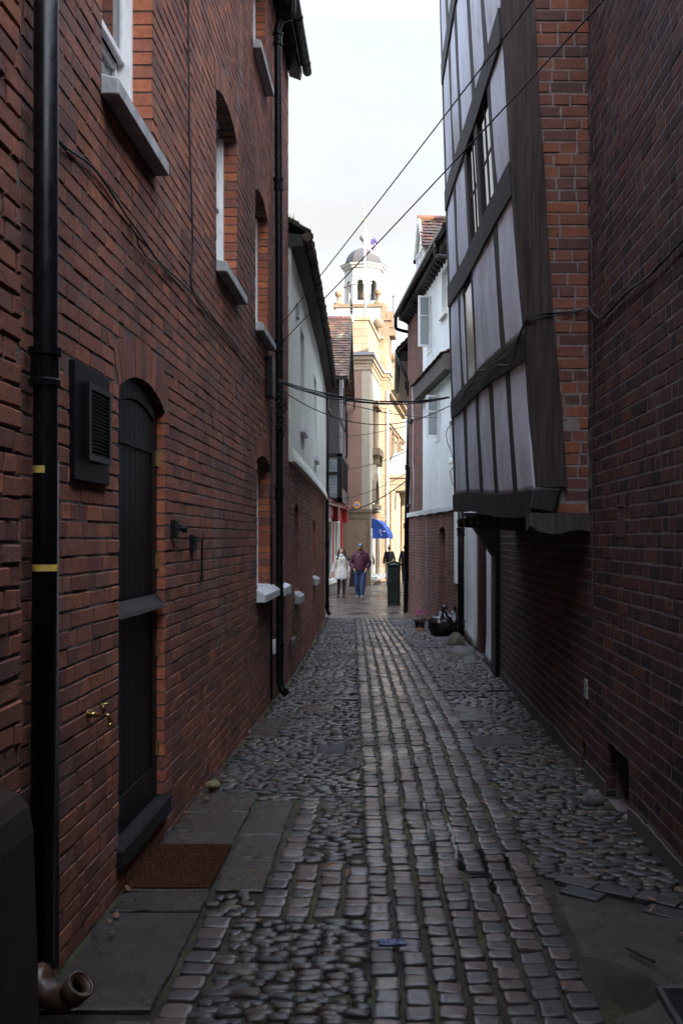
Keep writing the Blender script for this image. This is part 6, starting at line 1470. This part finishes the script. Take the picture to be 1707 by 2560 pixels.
# cables clipped along the timber house
mb = MB()
for k,(off,dz) in enumerate(((.05,.05),(.055,.0),(.06,-.05))):
    pts = [JP(11.7-.55*q, rz(1,11.7-.55*q)+dz+.03*math.sin(q*2.1+k), off) for q in range(8)]+[JP(7.5,rz(1,7.5)+.05+dz*.6,off),(1.02,7.27,3.26+dz*.3),(1.3,7.32,3.31+dz*.2),(1.44,7.31,3.34)]
    mb.tube(wav(pts, 90, 0, .012, k), .0045, 6)
o = mb.build('cable_bundle', CAB, None, smooth=True); tag(o, 'bundle of cables clipped along the beam of the timber framed house', 'cable')
mb = MB()
for k, dz in enumerate((0,.03)):
    mb.tube(wav([(1.445,7.3,3.34+dz),uvR(1500,795,.02),uvR(1560,735,.02),uvR(1620,690,.02),uvR(1690,615,.02),uvR(1760,540,.02)], 50, 0, .006, k), .007, 6)
mb.tube(wav([uvR(1478,600,.012),uvR(1480,850,.012),uvR(1479,1100,.012),uvR(1480,1500,.012),uvR(1478,1660,.012)], 40, 0, .003, 4), .005, 5)
o = mb.build('wall_cable', simple('grey_cable', (.06,.055,.06), None, 5, .6, 0), None, smooth=True); tag(o, 'grey cable clipped up the dark brick wall on the right', 'cable')
mb = MB(); mb.tube(wav([uvA(20,200,.015),uvA(148,347,.015),uvA(240,425,.015),uvA(326,551,.015),uvA(385,640,.015),uvA(439,694,.015),uvA(482,737,.015),uvA(545,822,.015),uvA(607,888,.015),uvA(655,945,.015),(-1.29,10.6,3.4)], 90, 0, .012, 2), .006, 6)
mb.tube(wav([uvA(472,-60,.012),uvA(474,300,.012),uvA(480,600,.012),uvA(484,735,.012),uvA(540,800,.012),uvA(600,875,.012)], 60, 0, .006, 5), .006, 6)
mb.tube(wav([uvA(326,560,.015),uvA(355,625,.02),uvA(395,660,.02),uvA(437,698,.015)], 30, 0, .012, 7), .004, 5)
o = mb.build('wall_cable', CAB, None, smooth=True); tag(o, 'black cables draped over the brick of the left house between its windows', 'cable')
mb = MB()
for k in range(7):
    a = random.Random(k+40); c = Vector((-1.2,11.0,3.2-.06*k)); mb.tube([c+Vector((.05*math.sin(t*6.28*1.3+k)*a.uniform(.5,1.4),.05*math.cos(t*9),.2*(t-.5)+.12*math.sin(t*6.28+k)*a.uniform(.4,1))) for t in [q/24 for q in range(25)]], .0045, 5)
o = mb.build('cable_coil', CAB, None, smooth=True); tag(o, 'tangled loops of cable hanging below the black junction box', 'cable')
# thin wires further down the street
far = [((-2.0,33.5,5.05),(.42,27.2,4.72),.05,'topmost thin wire crossing the street in front of the pink hall'),
       ((-1.75,36.0,4.15),(.45,27.3,4.05),.1,'second thin wire crossing the street below the topmost one'),
       ((-1.75,36.0,3.1),(.45,27.3,3.45),.12,'third thin wire crossing the street above the alarm box'),
       ((-1.8,36.5,2.62),(.45,27.3,3.25),.18,'lowest thick wire crossing the street above the red shopfront')]
for k,(a,b2,sg,lab) in enumerate(far): cable([a,b2], .010 if k < 3 else .016, lab, sag=sg, seed=k, name='street_wire', group='wires across the far end')
p = uvJ(1150,1130,.03); mb = MB(); mb.tube(wav([JP(11.65,3.0,.05),JP(11.7,2.8,.12),JP(11.6,2.55,.04),JP(11.68,2.4,.1),JP(11.62,2.25,.03)], 40, 0, .04, 3), .005, 5); o = mb.build('cable_coil', CAB, None, smooth=True); tag(o, 'loose loops of wire at the far corner of the timber framed house', 'cable')

# =================================================================== SKY, SUN, CAMERA
SUN_EL, SUN_AZ = R(14), Vector((.72,-.69,0)).normalized()
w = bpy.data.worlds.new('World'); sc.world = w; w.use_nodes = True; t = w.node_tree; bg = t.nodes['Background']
sky = N(t,'ShaderNodeTexSky'); sky.sky_type = 'NISHITA'; sky.sun_disc = False; sky.sun_elevation = SUN_EL; sky.sun_rotation = math.atan2(SUN_AZ.x, SUN_AZ.y); sky.air_density = 1.0; sky.dust_density = 1.5
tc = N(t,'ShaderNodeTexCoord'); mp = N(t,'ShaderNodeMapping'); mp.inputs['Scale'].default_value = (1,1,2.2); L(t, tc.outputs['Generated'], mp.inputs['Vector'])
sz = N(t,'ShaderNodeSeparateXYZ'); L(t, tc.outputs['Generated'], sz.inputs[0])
lift = ramp(t, sz.outputs[2], [(.0,(.97,.97,.96)),(.46,(1,1,1)),(.6,(3.6,4.0,4.8)),(1,(3.6,4.1,5.2))])          # sky brightened above the frame, to put more light on the alley walls
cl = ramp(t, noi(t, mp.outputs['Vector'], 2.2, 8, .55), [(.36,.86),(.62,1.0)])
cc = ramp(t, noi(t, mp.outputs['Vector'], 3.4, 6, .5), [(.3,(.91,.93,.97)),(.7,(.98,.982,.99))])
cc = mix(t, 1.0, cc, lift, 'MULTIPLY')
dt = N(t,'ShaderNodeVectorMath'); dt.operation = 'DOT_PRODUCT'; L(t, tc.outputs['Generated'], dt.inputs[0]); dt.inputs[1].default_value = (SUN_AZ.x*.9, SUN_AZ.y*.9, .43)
glow = ramp(t, dt.outputs['Value'], [(.25,(1,1,1)),(.95,(2.6,2.5,2.3))])   # glow around the sun, boosted to light the upper walls
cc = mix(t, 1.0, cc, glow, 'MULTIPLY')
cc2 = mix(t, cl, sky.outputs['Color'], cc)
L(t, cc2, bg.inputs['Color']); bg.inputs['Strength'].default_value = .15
sun = bpy.data.lights.new('sun','SUN'); sun.energy = 2.0; sun.angle = R(.5); sun.color = (1,.9,.77)
so_ = bpy.data.objects.new('sun', sun); COL.objects.link(so_); so_.location = (20,-10,30)
dirv = Vector((SUN_AZ.x*math.cos(SUN_EL), SUN_AZ.y*math.cos(SUN_EL), math.sin(SUN_EL))); so_.rotation_euler = dirv.to_track_quat('Z','Y').to_euler()
cam = bpy.data.cameras.new('camera'); co_ = bpy.data.objects.new('camera', cam); COL.objects.link(co_); co_.location = (0,0,H); co_.rotation_euler = (R(90),0,0)
cam.sensor_fit = 'VERTICAL'; cam.sensor_height = 36; cam.lens = F/2560*36; cam.shift_x = -(U0-853.5)/2560; cam.shift_y = (V0-1280)/2560; cam.clip_start = .05; cam.clip_end = 3000
sc.camera = co_
sc.view_settings.view_transform = 'Standard'; sc.view_settings.look = 'None'; sc.view_settings.gamma = 1; sc.view_settings.exposure = 2.7; sc.view_settings.use_curve_mapping = False
sc.render.engine = 'CYCLES'; sc.cycles.use_denoising = True; sc.cycles.max_bounces = 8; sc.cycles.diffuse_bounces = 5
